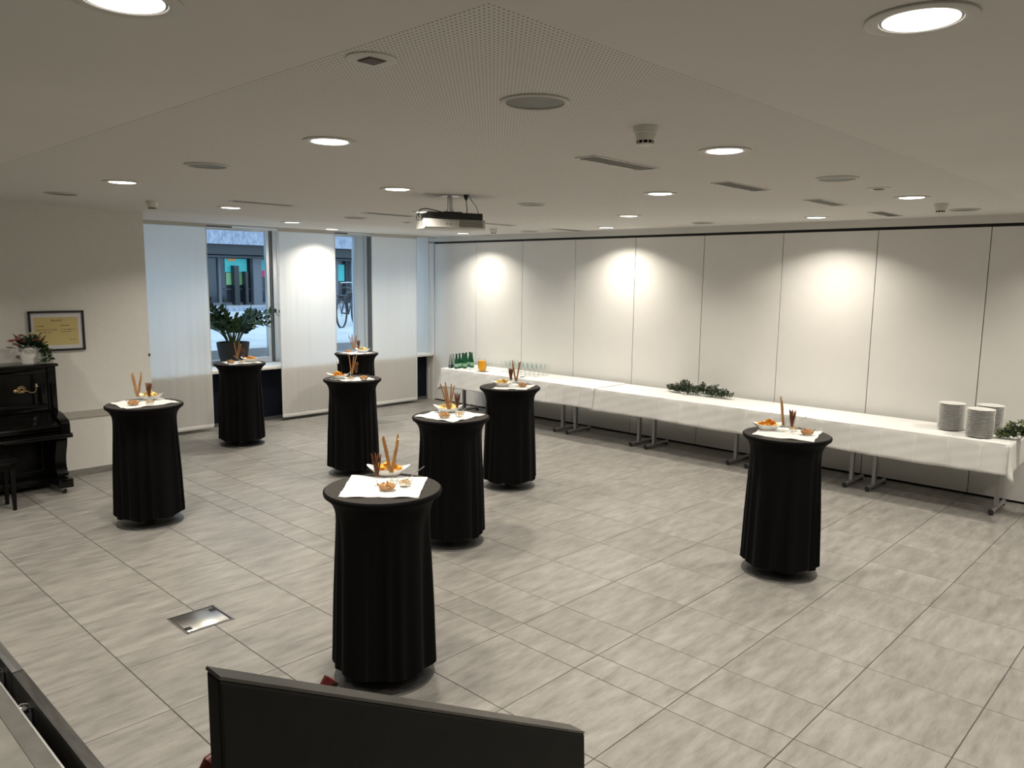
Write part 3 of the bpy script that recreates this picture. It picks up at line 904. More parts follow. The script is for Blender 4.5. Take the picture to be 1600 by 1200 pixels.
for ti, T in enumerate(TAB):
    X, Y = T['p']
    d = T['d']
    rnd = random.Random(100 + ti)
    t = empty('bar_table', (X, Y, 0), 0, '%s on a round dark steel foot plate' % d, 'bar table', 'round bar tables')
    link('base_plate', BASE, M['basemetal'], t)
    link('column', COLM, M['steeld'], t)
    link('table_top', TOPM, M['alud'], t)
    c = link('table_cover', COVERS[T['cov']], M['cover'], None, (X, Y, 0), rnd.uniform(0, 6.28))
    link('lit_cover_top', CTOP, M['covertop'], c)
    tag(c, 'black stretch cover with pleated skirt on the %s' % d, 'table cover', 'black covers of the bar tables')
    nk = link('napkin', napkin_mesh(T['nap'], ti), M['napkin'], None, (X, Y, HT + .0042))
    tag(nk, 'white square napkin on the %s' % d, 'napkin', 'napkins on the bar tables')
    # chips in a boat-shaped bowl
    bx, by, ba = T['boat']
    bo = link('chip_bowl', BOAT, M['china'], None, (X + bx, Y + by, ZN), ba)
    tag(bo, 'white boat-shaped bowl of %s crisps on the %s' % ('orange' if T['chip'] == 'chip_o' else 'yellow', d), 'bowl', 'boat-shaped crisp bowls')
    for k in range(21):
        a = 2*PI*k/21*2.9 + ti
        ring = (.12 if k > 17 else (.48 if k > 10 else .85))
        lx, ly = .066*ring*math.cos(a), .034*ring*math.sin(a)
        o = link('potato_chip', CHIPS[T['chip']][k % 4], None, None,
                 (X + bx + lx*math.cos(ba) - ly*math.sin(ba), Y + by + lx*math.sin(ba) + ly*math.cos(ba), ZN + .038 + .030*(1 - ring) + .0014*(k % 5)))
        o.rotation_euler = (rnd.uniform(-.6, .6), rnd.uniform(-.6, .6), rnd.uniform(0, 6.28))
        tag(o, '%s crisp in the boat-shaped bowl on the %s' % ('orange' if T['chip'] == 'chip_o' else 'pale yellow', d), 'crisp', 'crisps on the %s' % d)
    # breadsticks
    gx, gy = T['gris']
    g = link('flute_glass', FLUTE, M['glass'], None, (X + gx, Y + gy, ZN))
    tag(g, 'stemmed glass holding breadsticks on the %s' % d, 'glass', 'stemmed glasses on the bar tables')
    leans = {5: [(-.55, .30), (-.35, .22), (-.12, .14), (.40, .20), (.05, .06)], 4: [(-.34, .21), (-.27, .19), (.30, .17), (.36, .19)], 3: [(-.25, .12), (.12, .15), (.38, .24)], 2: [(-.20, .11), (-.24, .13), (-.2, .16)]}[T['ng']]
    for k, (s, tl) in enumerate(leans):
        # lean sideways as seen across the room diagonal
        dx, dy = RX.x*math.copysign(1, s), RX.y*math.copysign(1, s)
        dx += -.35*rnd.uniform(-1, 1)*RX.y
        dy += .35*rnd.uniform(-1, 1)*RX.x
        L = math.hypot(dx, dy)
        dx, dy = dx/L, dy/L
        tl = tl + rnd.uniform(-.02, .02)
        o = link('breadstick', GRIS[(k + ti) % 5], None, None, (X + gx - dx*.004 + RX.x*.0065*(k - 1.5), Y + gy - dy*.004 + RX.y*.0065*(k - 1.5), ZN + .052))
        o.rotation_euler = Vector((dx*math.sin(tl), dy*math.sin(tl), math.cos(tl))).to_track_quat('Z', 'Y').to_euler()
        tag(o, 'long brown breadstick in the glass on the %s' % d, 'breadstick', 'breadsticks on the %s' % d)
    # pretzel sticks
    gx, gy = T['pret']
    g = link('flute_glass', FLUTE, M['glass'], None, (X + gx, Y + gy, ZN))
    tag(g, 'stemmed glass packed with dark pretzel sticks on the %s' % d, 'glass', 'stemmed glasses on the bar tables')
    for k in range(11):
        a = 2*PI*k/11 + .3*ti
        rr = .0035 if k % 3 == 0 else .0078
        tl = .07 if k % 3 == 0 else .165
        dx, dy = math.cos(a), math.sin(a)
        o = link('pretzel_stick', PRET[k % 4], None, None, (X + gx + dx*rr*.7, Y + gy + dy*rr*.7, ZN + .052 + .003*(k % 3)))
        o.rotation_euler = Vector((dx*math.sin(tl), dy*math.sin(tl), math.cos(tl))).to_track_quat('Z', 'Y').to_euler()
        tag(o, 'thin dark pretzel stick in the glass on the %s' % d, 'pretzel stick', 'pretzel sticks on the %s' % d)
    # nuts
    nx, ny = T['pea']
    o = link('nut_bowl', NBOWL, M['glass'], None, (X + nx, Y + ny, ZN))
    tag(o, 'round glass bowl of peanuts on the %s' % d, 'bowl', 'glass bowls of peanuts')
    o = link('peanuts', NUTS[ti % 2], M['nut'], None, (X + nx, Y + ny, ZN), ti*.7)
    tag(o, 'heap of roasted peanuts in the glass bowl on the %s' % d, 'peanuts', kind='stuff')
    if T['sm']:
        nx, ny = T['sm']
        o = link('small_nut_bowl', SBOWL, M['glass'], None, (X + nx, Y + ny, ZN))
        tag(o, 'small clear bowl of pale nuts on the %s' % d, 'bowl', 'small bowls of pale nuts')
        o = link('mixed_nuts', NUTS2[ti % 2], M['nut2'], None, (X + nx, Y + ny, ZN), ti*.9)
        tag(o, 'pale mixed nuts in the small bowl on the %s' % d, 'nuts', kind='stuff')
        spoon((X + nx, Y + ny, ZN), T['sp'], 'small metal spoon in the nut bowl on the %s' % d)

# ================================================================== BUFFET
ZT = .735
def folding_table(x0, x1, lab):
    xc = (x0 + x1)/2
    h = (x1 - x0)/2 - .004
    e = empty('folding_table', (xc, 5.33, 0), 0, lab, 'table', 'folding tables under the buffet cloths')
    MB().box(-h, h, -.365, .365, ZT - .028, ZT - .002, .003).build('table_top', M['offwhite'], e)
    for s in (-1, 1):
        lx = s*(h - .115)
        MB().box(lx - .018, lx + .018, -.026, .026, .045, ZT - .028).build('leg', M['legm'], e, 0)
        ft = MB().tube([(lx, -.20, .034), (lx, .33, .034)], .022, 10).build('foot', M['legm'], e)
        cp = MB()
        for y in (-.185, .30):
            cp.lathe([(.020, 0), (.022, .008), (.012, .012)], 10, (lx, y, 0), cap0=True, cap1=True)
        cp.build('glide', M['rubber'], ft)
        MB().tube([(lx, -.204, .034), (lx, -.199, .034)], .0255, 10).build('end_cap', M['rubber'], ft)
bt = [.50, -.888, -2.275, -3.695, -5.03, -6.28, -7.40]
names = ['rightmost folding table, under the plate stacks', 'second folding table from the right, behind the lone bar table', 'folding table below the middle greenery',
         'fourth folding table from the right end', 'folding table left of the cloth overlap', 'leftmost folding table, under the bottles']
for i in range(6):
    folding_table(bt[i+1], bt[i], names[i])

def cloth(x0, x1, y0, y1, ztop, hem, lab, seed, ends=(True, True), rise=0.0, hem2=None):
    """cloth over a table: top, hanging front, back and ends, with ironed creases and soft waves"""
    rnd = random.Random(seed)
    ph = [rnd.uniform(0, 6.28) for _ in range(6)]
    hem2 = hem2 if hem2 is not None else hem
    us = []
    L = x1 - x0
    nx = int(L/.045)
    for i in range(nx + 1): us.append(x0 + L*i/nx)
    hang = ztop - hem
    endh = .27
    # cross-section path parameter: front hem -> front edge -> back edge -> back drop
    path = []
    nh = 10
    for j in range(nh): path.append(('f', j/nh))
    nt_ = 10
    for j in range(nt_): path.append(('t', j/nt_))
    for j in range(4): path.append(('b', j/3))
    def pt(x, seg, t, off=0.0):
        crease = 0.0
        for cxp in creases:
            crease += .0085*math.exp(-((x - cxp)/.008)**2)
        soft = .006*math.sin(x*5.1 + ph[0]) + .004*math.sin(x*11.3 + ph[1]) + .003*math.sin(x*23 + ph[2])
        fr = (x - x0)/L
        hm = hem*(1 - fr) + hem2*fr
        if seg == 'f':
            k = 1 - t                      # 1 at the hem
            wr = .004*math.sin(x*17 + 9*k + ph[3])*math.sin(7*k + ph[4])
            y = y0 - .004 - (soft + .020)*k - crease*min(1, k*3 + .3) - wr
            z = ztop - (ztop - hm)*k + (.006*math.sin(x*3 + ph[5]) if k > .95 else 0)
        elif seg == 't':
            y = y0 + (y1 - y0)*t
            z = ztop + .0012*math.sin(x*7 + t*5 + ph[3]) + crease*.45
        else:
            y = y1 + .004 + .008*t
            z = ztop - .20*t
        return (x, y, z)
    creases = [x0 + .20 + k*.298 + rnd.uniform(-.02, .02) for k in range(int(L/.298))]
    # sharpen creases with extra columns
    for c_ in creases:
        us += [c_ - .012, c_ - .006, c_, c_ + .006, c_ + .012]
    us = sorted(u for u in us if x0 <= u <= x1)
    keep = [us[0]]
    for u in us[1:]:
        if u - keep[-1] > .004: keep.append(u)
    us = keep
    vs, fs = [], []
    ends_cols = []
    def column(x, dz=0, dx=0):
        return [pt(x, s, t) for (s, t) in path]
    cols = [column(u) for u in us]
    n = len(path)
    for c_ in cols: vs += c_
    for i in range(len(cols) - 1):
        for j in range(n - 1):
            fs.append((i*n + j, (i + 1)*n + j, (i + 1)*n + j + 1, i*n + j + 1))
    b = MB().add(vs, fs)
    # hanging ends with a pointed corner fold
    for side, xs in ((0, x0), (1, x1)):
        if not ends[side]: continue
        sg = -1 if side == 0 else 1
        ny, nzz = 20, 8
        vv, ff = [], []
        hm = hem if side == 0 else hem2
        for j in range(nzz + 1):
            k = j/nzz
            for i in range(ny + 1):
                t = i/ny
                # corner: the cloth swings out and drops lower near the front edge
                corner = math.exp(-(t/.16)**2)
                drop = (ztop - hm) + .055*corner
                out = (.012 + .055*corner*k)*k
                y = y0 + (y1 - y0)*t - corner*(.024 + .01)*k
                vv.append((xs + sg*(out + .003*math.sin(9*t + ph[0])*k), y - (.004 if t == 0 else 0), ztop - drop*k))
        for j in range(nzz):
            for i in range(ny):
                a = j*(ny + 1) + i
                ff.append((a, a + 1, a + ny + 2, a + ny + 1))
        b.add(vv, ff)
        # corner flap joining front and end
        vv, ff = [], []
        for j in range(nzz + 1):
            k = j/nzz
            hm_ = (ztop - hm)
            fx, fy, fz = xs, y0 - .004 - .020*k, ztop - hm_*k
            ex, ey, ez = xs + sg*((.012 + .055*k)*k), y0 - .034*k - .004, ztop - (hm_ + .055)*k
            for i in range(4):
                u = i/3
                vv.append((fx + (ex - fx)*u, fy + (ey - fy)*u - .018*k*math.sin(PI*u), fz + (ez - fz)*u))
        for j in range(nzz):
            for i in range(3):
                a = j*4 + i
                ff.append((a, a + 1, a + 5, a + 4))
        b.add(vv, ff)
    o = b.build('tablecloth', M['linen'], None, 40)
    md = o.modifiers.new('thickness', 'SOLIDIFY')
    md.thickness = .0012
    md.offset = 1
    tag(o, lab, 'tablecloth', 'white cloths on the buffet')
    return o
cloth(-4.375, .515, 4.958, 5.70, ZT + .004, .452, 'long white tablecloth on the right part of the buffet, under the plates', 5, (False, True), hem2=.445)
cloth(-7.415, -4.300, 4.945, 5.70, ZT + .010, .440, 'white tablecloth on the left part of the buffet, under bottles and glasses', 9, (True, False), hem2=.462)
ZB = ZT + .016

# plates in three stacks
PLATE = MB().lathe([(0, .006), (.060, .006), (.062, 0), (.070, 0), (.072, .0065), (.098, .0092), (.121, .0182), (.1225, .0190), (.121, .0200), (.097, .0126), (.074, .0122), (0, .0122)], 40).mesh('dinner_plate', 50)
for (px, py, n, nm, dz) in [(-.088, 5.36, 21, 'left', .0126), (.212, 5.16, 21, 'front right', .0126), (.222, 5.50, 21, 'rear right', .0126)]:
    rnd = random.Random(n + int(px*100))
    for k in range(n):
        o = link('dinner_plate', PLATE, M['china2'], None, (px + rnd.uniform(-.0016, .0016), py + rnd.uniform(-.0016, .0016), ZB - .006 + k*dz), rnd.uniform(0, 6))
        lab = ('topmost white plate of the %s stack on the buffet' % nm) if k == n - 1 else ('white plate inside the %s plate stack on the buffet' % nm)
        tag(o, lab, 'plate', 'plates in the %s stack' % nm)

# bottles
def bottle(x, y, clear, lab, grp, s=1.0):
    pr = [(0, 0), (.030, 0), (.033, .004), (.033, .085), (.030, .110), (.021, .150), (.0155, .180), (.0135, .205), (.0145, .208), (.0145, .220), (.0, .220)]
    e = empty('water_bottle', (x, y, ZB - .004), 0, lab, 'bottle', grp)
    e.scale = (s, s, s)
    MB().lathe(pr, 20).build('glass_body', M['clearbottle'] if clear else M['green'], e)
    MB().lathe([(.0335, .030), (.0338, .032), (.0338, .078), (.0335, .080)], 20).build('label_band', M['offwhite'] if clear else M['glabel'], e) if not clear else \
        MB().lathe([(0, .003), (.030, .003), (.0315, .006), (.0315, .052), (0, .052)], 20).build('water', thin_glass('water_fill', (.62, .66, .65), .2), e)
    MB().lathe([(.0150, .208), (.0155, .212), (.0155, .226), (.013, .229), (0, .229)], 14).build('cap', M['alu'] if clear else M['green'], e)
for (x, y) in [(-7.300, 5.045), (-7.335, 5.135)]:
    bottle(x, y, True, 'clear glass water bottle left of the green ones, %s' % ('the front one' if y < 5.1 else 'the rear one'), 'clear bottles on the buffet')
for k in range(7):
    x, y = [(-7.175, 5.06), (-7.195, 5.145), (-7.215, 5.235), (-7.235, 5.330), (-7.120, 5.190), (-7.250, 5.425), (-7.145, 5.370)][k]
    bottle(x, y, False, 'green water bottle with pale label, %s of the bottle cluster' % ['frontmost', 'second from the front', 'third from the front', 'fourth from the front', 'foremost of the right pair', 'rearmost', 'rear one of the right pair'][k], 'green bottles on the buffet', 1.06)

# juice jug on a plate
o = MB().lathe([(0, .0), (.060, .0), (.085, .004), (.108, .010), (.1085, .012), (.085, .0075), (.055, .004), (0, .004)], 32).build('saucer', M['china'], loc=(-6.655, 5.13, ZB - .004))
tag(o, 'flat plate under the jug of orange juice', 'plate')
jg = empty('juice_jug', (-6.655, 5.13, ZB + .001), 0, 'glass jug of orange juice standing on a plate', 'jug')
MB().lathe([(0, .002), (.052, .002), (.058, .008), (.066, .07), (.068, .115), (.060, .165), (.054, .190), (.058, .208)], 28).build('glass_body', M['glass'], jg)
MB().lathe([(0, .006), (.050, .006), (.055, .012), (.063, .07), (.065, .115), (.058, .163), (0, .163)], 28).build('juice', M['juice'], jg)
MB().tube([(-.046, -.046, .175), (-.072, -.072, .172), (-.082, -.082, .13), (-.070, -.070, .075), (-.050, -.050, .06)], .006, 8).build('handle', M['glass'], jg)

# drinking glasses
WG = MB().lathe([(0, .001), (.031, .001), (.032, .003), (.010, .007), (.004, .014), (.0038, .068), (.012, .078), (.027, .098), (.034, .125), (.0335, .150), (.029, .172)], 22).mesh('wine_glass')
TG = MB().lathe([(0, .001), (.026, .001), (.028, .004), (.034, .105)], 22).mesh('tumbler')
rnd = random.Random(4)
cnt = 0
for i in range(9):
    for j in range(4):
        x, y = -6.42 + i*.094 + rnd.uniform(-.008, .008), 5.27 + j*.096 + rnd.uniform(-.008, .008)
        if i < 2 and j < 1: continue
        o = link('wine_glass', WG, M['glass'], None, (x, y, ZB - .004))
        tag(o, 'clear stemmed wine glass in the block of glasses on the buffet', 'wine glass', 'wine glasses on the buffet')
for i in range(4):
    for j in range(4):
        x, y = -7.03 + i*.080 + rnd.uniform(-.004, .004), 5.09 + j*.115 + rnd.uniform(-.004, .004)
        if x > -6.80 and y < 5.26: continue
        o = link('tumbler', TG, M['glass'], None, (x, y, ZB - .004))
        tag(o, 'clear tumbler between the green bottles and the juice jug', 'tumbler', 'tumblers on the buffet')
op = empty('bottle_opener', (-5.70, 5.04, ZB - .002), .8, 'small metal bottle opener lying on the buffet by the glasses', 'bottle opener')
MB().tube([(-.05, 0, .008), (-.01, 0, .010), (.03, 0, .014)], [.005, .006, .005], 8).build('handle', M['rubber'], op)
MB().tube([(.03 + .014*math.cos(a) + .014, .014*math.sin(a), .016 + .012*math.sin(a*.5)) for a in [2*PI*k/14 for k in range(15)]], .003, 6).build('loop', M['steel'], op)

# greenery
def leaf(b, p, dirv, up, L, Wd):
    dirv = dirv.normalized()
    sd = dirv.cross(up)
    if sd.length < 1e-4: sd = dirv.orthogonal()
    sd.normalize()
    n = sd.cross(dirv)
    q = [p, p + dirv*L*.35 + sd*Wd*.5 + n*L*.05, p + dirv*L*.75 + sd*Wd*.38 + n*L*.03, p + dirv*L - n*L*.05, p + dirv*L*.75 - sd*Wd*.38 + n*L*.03, p + dirv*L*.35 - sd*Wd*.5 + n*L*.05, p + dirv*L*.5 - n*L*.03]
    b.add(q, [(0, 1, 6), (1, 2, 6), (2, 3, 6), (3, 4, 6), (4, 5, 6), (5, 0, 6)])

def garland(cx, cy, length, ang, hmax, nbr, leafs, lm, lab, seed, Ll=.026, Lw=.014):
    rnd = random.Random(seed)
    e = empty('leaf_garland', (cx, cy, ZB), ang, lab, 'greenery', 'sprigs of greenery on the buffet')
    st, lv = MB(), MB()
    for k in range(nbr):
        u = rnd.uniform(-1, 1)
        sgn = (1 if u > 0 else -1)*(1 if rnd.random() > .3 else -1)
        x0 = u*length*.34
        yy = rnd.uniform(-.05, .05)
        ln_ = length*rnd.uniform(.14, .24)
        env = (1 - abs(u))**.8
        tipz = .020 + hmax*env*rnd.uniform(.2, 1.0)
        a = rnd.uniform(-.55, .55)
        pts = []
        for i in range(7):
            t = i/6
            pts.append(Vector((x0 + sgn*ln_*t*math.cos(a), yy + ln_*t*math.sin(a)*.6, .008 + tipz*math.sin(t*PI*.55))))
        st.tube(pts, .0022, 5)
        for j in range(leafs):
            t = .12 + .88*j/leafs
            i = min(5, int(t*6))
            p = pts[i].lerp(pts[i+1], t*6 - i)
            dr = (pts[i+1] - pts[i]).normalized()
            az = rnd.uniform(0, 2*PI)
            side = dr.orthogonal()
            side.rotate(Matrix.Rotation(az, 3, dr))
            d = (dr*.5 + side).normalized()
            if p.z + d.z*Ll < .004: d.z = abs(d.z)
            leaf(lv, p, d, Vector((rnd.uniform(-1, 1), rnd.uniform(-1, 1), 1)), Ll*rnd.uniform(.8, 1.25), Lw*rnd.uniform(.8, 1.2))
    st.build('twigs', M['stem'], e)
    tag(lv.build('leaves', lm, e, 0), kind='stuff')
garland(-3.06, 5.50, 1.0, 0.0, .15, 64, 26, M['leaf2'], 'dark green leaf garland lying on the buffet against the partition', 12, .030, .017)
garland(.60, 5.30, .50, .15, .17, 50, 22, M['leaf3'], 'pale green eucalyptus sprig at the right end of the buffet', 13, .034, .026)
for (x, y) in [(-3.20, 5.37), (-3.15, 5.355)]:
    e = empty('tea_light', (x, y, ZB), 0, 'small white blossom in the middle of the leaf garland', 'blossom', 'white blossoms in the garland')
    fl = MB()
    for k in range(7):
        a = 2*PI*k/7
        leaf(fl, Vector((0, 0, .006)), Vector((math.cos(a), math.sin(a), .8)), Vector((0, 0, 1)), .026, .018)
    fl.build('petals', M['china'], e, 0)
    MB().lathe([(0, 0), (.006, .001), (.007, .008), (0, .012)], 8).build('heart', M['chip_y'], e)
    e.name = 'blossom'

# ================================================================== PLANT ON THE SILL
pp = empty('potted_plant', (-8.93, 2.17, .846), 0, 'leafy dark green houseplant in an anthracite pot on the window sill', 'plant')
MB().lathe([(0, 0), (.150, 0), (.165, .010), (.205, .16), (.232, .33), (.235, .365), (.222, .365), (.215, .33), (.20, .30)], 40).build('pot', M['potgrey'], pp)
MB().lathe([(0, .322), (.12, .328), (.214, .320)], 28).build('soil', M['soil'], pp)
rnd = random.Random(21)
for k in range(30):
    az = 2*PI*k/30*7.0 + rnd.uniform(-.2, .2)
    L = rnd.uniform(.56, .84)
    arch = rnd.uniform(.50, 1.55)
    if k == 3: L, arch, az = .95, 1.35, .52*PI
    if k == 9: L, arch, az = .80, 2.0, 1.47*PI
    if k == 12: L, arch, az = .78, .35, 1.35*PI
    if k in (15, 16): L, arch = .70, .22
    base_p = Vector((.07*math.cos(az), .07*math.sin(az), .31))
    pts = []
    p = base_p.copy()
    n = 10
    for i in range(n + 1):
        t = i/n
        el = PI/2 - .30 - arch*t*1.15
        dxy = Vector((math.cos(az)*(.22 if math.cos(az) < 0 else .32), math.sin(az), 0))
        pts.append(p.copy())
        p = p + (dxy*math.cos(el) + Vector((0, 0, math.sin(el))))*L/n
    f = MB().tube(pts, [.010 - .006*i/n for i in range(n + 1)], 6).build('frond', M['stem'], pp)
    lv = MB()
    nl = 8
    for j in range(nl):
        t = .36 + .64*j/(nl - 1)
        i = min(n - 1, int(t*n))
        q = pts[i].lerp(pts[i+1], t*n - i)
        dr = (pts[i+1] - pts[i]).normalized()
        sd = dr.cross(Vector((0, 0, 1)))
        if sd.length < .1: sd = dr.orthogonal()
        sd.normalize()
        nn = dr.cross(sd)
        tw = rnd.uniform(0, PI)
        for s in (-1, 1):
            side = sd*math.cos(tw*.35) + nn*math.sin(tw*.35)
            d = (dr*.55 + side*s*.9 + Vector((0, 0, rnd.uniform(-.15, .3)))).normalized()
            leaf(lv, q, d, nn, rnd.uniform(.085, .12), rnd.uniform(.050, .066))
    tag(lv.build('leaflets', M['leaf'], f, 0), kind='stuff')

# ================================================================== PIANO
pn = empty('upright_piano', (XPI + .02, -1.52, 0), 0, 'black lacquered upright piano with brass candle holder against the plastered wall', 'piano')
# local: x from the wall, y along it; right end at +.70
Hh = .70
def pb(name, m, *boxes, parent=pn, bev=.003):
    b = MB()
    for q in boxes: b.box(*q, bev)
    return b.build(name, m, parent)
pb('case', M['pianomat'], (0, .30, -Hh, Hh, .05, 1.262), bev=.003)
pb('lid', M['piano'], (-.01, .350, -Hh - .025, Hh + .025, 1.262, 1.290), bev=.009)
# upper front frame, pilasters and recessed panels
pb('front_frame', M['piano'], (.30, .322, -Hh, Hh, 1.205, 1.262), (.30, .322, -Hh, Hh, .80, .875), (.30, .322, Hh - .205, Hh - .085, .875, 1.205), (.30, .322, -Hh + .085, -Hh + .205, .875, 1.205))
for s in (-1, 1):
    pb('pilaster', M['piano'], (.30, .334, s*(Hh - .042) - .040, s*(Hh - .042) + .040, .80, 1.258))
pl_ = pb('upper_panel', M['pianomat'], (.300, .307, -Hh + .205, Hh - .205, .875, 1.205))
mo = MB()
for z in (.882, 1.198): mo.tube([(.312, -Hh + .21, z), (.312, Hh - .21, z)], .007, 8)
for s in (-1, 1): mo.tube([(.312, s*(Hh - .212), .882), (.312, s*(Hh - .212), 1.198)], .007, 8)
mo.build('moulding', M['piano'], pl_)
# key desk: bed, fallboard, cheeks, rounded slip
MB().prism([(.28, .575), (.60, .575), (.60, .625), (.28, .655)], 'y', -Hh + .01, Hh - .01).build('key_bed', M['piano'], pn)
MB().prism([(.30, .80), (.345, .795), (.40, .765), (.47, .735), (.575, .715), (.598, .700), (.602, .655), (.590, .640), (.30, .640)], 'y', -Hh + .075, Hh - .075).build('fallboard', M['piano'], pn)
for s in (-1, 1):
    y0, y1 = sorted((s*(Hh - .072), s*(Hh + .008)))
    MB().prism([(.30, .80), (.36, .800), (.45, .785), (.575, .752), (.622, .735), (.640, .71), (.640, .60), (.62, .585), (.30, .585)], 'y', y0, y1).build('cheek', M['piano'], pn)
MB().tube([(.645, -Hh - .02, .592), (.645, Hh + .02, .592)], .024, 12).build('key_slip', M['piano'], pn)
MB().tube([(.612, -Hh + .06, .690), (.612, Hh - .06, .690)], .010, 10).build('lower_moulding', M['piano'], pn)
# lower front
lp = pb('lower_panel', M['pianomat'], (.29, .312, -Hh + .02, Hh - .02, .12, .575))
mo = MB()
for z in (.20, .53): mo.tube([(.316, -Hh + .17, z), (.316, Hh - .17, z)], .006, 8)
for s in (-1, 1): mo.tube([(.316, s*(Hh - .17), .20), (.316, s*(Hh - .17), .53)], .006, 8)
mo.build('moulding', M['piano'], lp)
pb('plinth', M['piano'], (.0, .345, -Hh, Hh, .05, .135))
for s in (-1, 1):
    y0, y1 = sorted((s*(Hh - .115), s*(Hh - .015)))
    # carved console leg
    prof = [(.34, .580), (.60, .580), (.605, .545), (.590, .49), (.560, .43), (.535, .37), (.525, .31), (.530, .25), (.545, .20), (.570, .165), (.34, .165)]
    lg = MB().prism(prof, 'y', y0, y1).build('console_leg', M['piano'], pn)
    MB().tube([(.555, y0 - .002, .190), (.555, y1 + .002, .190)], .020, 12).tube([(.530, y0 - .002, .225), (.530, y1 + .002, .225)], .013, 12).build('scroll', M['piano'], lg)
    y0, y1 = sorted((s*(Hh - .135), s*(Hh + .0)))
    pb('toe_block', M['piano'], (.0, .665, y0, y1, .062, .150), bev=.006)
    for x in (.06, .60):
        cst = MB().tube([(x, (y0 + y1)/2 - .012, .024), (x, (y0 + y1)/2 + .012, .024)], .024, 14).build('castor', M['bracket'], pn)
        MB().box(x - .012, x + .012, (y0 + y1)/2 - .018, (y0 + y1)/2 + .018, .030, .064).build('fork', M['chrome'], cst, 0)
for y in (-.08, .08):
    MB().box(.34, .46, y - .018, y + .018, .06, .072, .004).build('pedal', M['gold'], pn)
# folding candle holder
for sgn, lab in ((1, ''), (-1, '')):
    y0 = sgn*.335
    ca = empty('candle_arm', (.312, y0, 1.035), 0, parent=pn)
    MB().lathe([(0, 0), (.018, 0), (.019, .004), (.013, .007), (.007, .012), (0, .013)], 18).build('rosette', M['gold'], ca).rotation_euler = (0, PI/2, 0)
    sp = []
    for i in range(26):
        t = i/25
        a = 2.2*2*PI*t + 2.6
        r = .008 + .034*t
        sp.append((.024, sgn*(.048 + r*math.cos(a)), .012 + r*math.sin(a)))
    a0 = sp[-1]
    sp += [(.03, sgn*(.098), .000), (.036, sgn*.118, -.018), (.042, sgn*.142, -.022), (.046, sgn*.162, -.010), (.048, sgn*.172, .012), (.048, sgn*.172, .034)]
    MB().tube(sp, .0036, 7).build('scroll_arm', M['gold'], ca)
    MB().tube([(.010, 0, 0), (.022, sgn*.012, .004), (.024, sgn*.03, .0)], .005, 7).build('hinge', M['gold'], ca)
    MB().lathe([(.004, .034), (.020, .038), (.022, .043), (.010, .044), (.010, .064), (.012, .066), (0, .066)], 14, (.048, sgn*.172, 0)).build('candle_cup', M['steel'], ca)

# piano bench
pbn = empty('piano_bench', (-6.33, -1.78, 0), 0, 'black wooden piano bench in front of the piano', 'bench')
MB().box(-.165, .165, -.41, .41, .462, .492, .008).build('seat', M['pianomat'], pbn)
MB().box(-.145, .145, -.39, .39, .385, .425, .003).build('lower_rail', M['pianomat'], pbn)
MB().box(-.120, .120, -.37, .37, .425, .462).build('screw_housing', M['bracket'], pbn, 0)
for s in (-1, 1):
    MB().lathe([(0, 0), (.022, 0), (.024, .012), (0, .016)], 14).build('height_knob', M['steeld'], pbn, loc=(0, s*.37, .444)).rotation_euler = (-s*PI/2, 0, 0)
for sx in (-1, 1):
    for sy in (-1, 1):
        x, y = sx*.130, sy*.372
        vs = []
        for (z, h) in ((0, .014), (.40, .022)):
            vs += [(x - h, y - h, z), (x + h, y - h, z), (x + h, y + h, z), (x - h, y + h, z)]
        MB().add(vs, [(0, 3, 2, 1), (4, 5, 6, 7), (0, 1, 5, 4), (1, 2, 6, 5), (2, 3, 7, 6), (3, 0, 4, 7)]).build('leg', M['pianomat'], pbn, 0)

# flowers on the piano
fp = empty('flower_pot', (-6.955, -1.005, 1.291), 0, 'white ribbed flower pot with pink and cream flowers on the piano', 'flower pot')
prf = []
for i in range(33):
    t = i/32
    prf.append((.066 + .026*t + .0016*math.sin(i*PI/2), .165*t))
MB().lathe([(0, 0)] + prf + [(.084, .165), (.082, .15), (0, .148)], 32).build('pot', M['china'], fp)
rnd = random.Random(33)
lv = MB()
for k in range(70):
    a = rnd.uniform(0, 2*PI)
    el = rnd.uniform(.0, 1.1)
    d = Vector((math.cos(a)*math.cos(el), math.sin(a)*math.cos(el), math.sin(el)))
    if d.x < -.5: d.x *= .3
    p = Vector((.03*math.cos(a), .03*math.sin(a), .155)) + d*rnd.uniform(.01, .10)
    leaf(lv, p, d + Vector((0, 0, .2)), Vector((0, 0, 1)), rnd.uniform(.065, .105), rnd.uniform(.045, .065))
tag(lv.build('foliage', M['leaf'], fp, 0), kind='stuff')
def bloom(x, y, z, r, m):
    b = MB()
    for ring, (n, el, l) in enumerate(((9, .25, 1.0), (8, .7, .8), (6, 1.15, .6))):
        for k in range(n):
            a = 2*PI*k/n + ring*.4
            leaf(b, Vector((x, y, z)), Vector((math.cos(a)*math.cos(el), math.sin(a)*math.cos(el), math.sin(el))), Vector((0, 0, 1)), r*l, r*.75)
    b.build('blossom', m, fp, 0)
bloom(.08, .02, .292, .055, M['petal_w'])
bloom(.02, .10, .255, .042, M['petal_w'])
for (x, y, z, r) in ((.03, -.14, .220, .038), (.04, -.09, .235, .042), (.05, -.045, .215, .036), (.045, .06, .222, .038), (.02, -.06, .270, .034), (.05, -.11, .185, .034), (-.02, .05, .268, .03), (.06, .01, .225, .03)):
    bloom(x + .02, y*1.15, z + .008, r*1.35, M['petal_p'])
iv, ivs = MB(), MB()
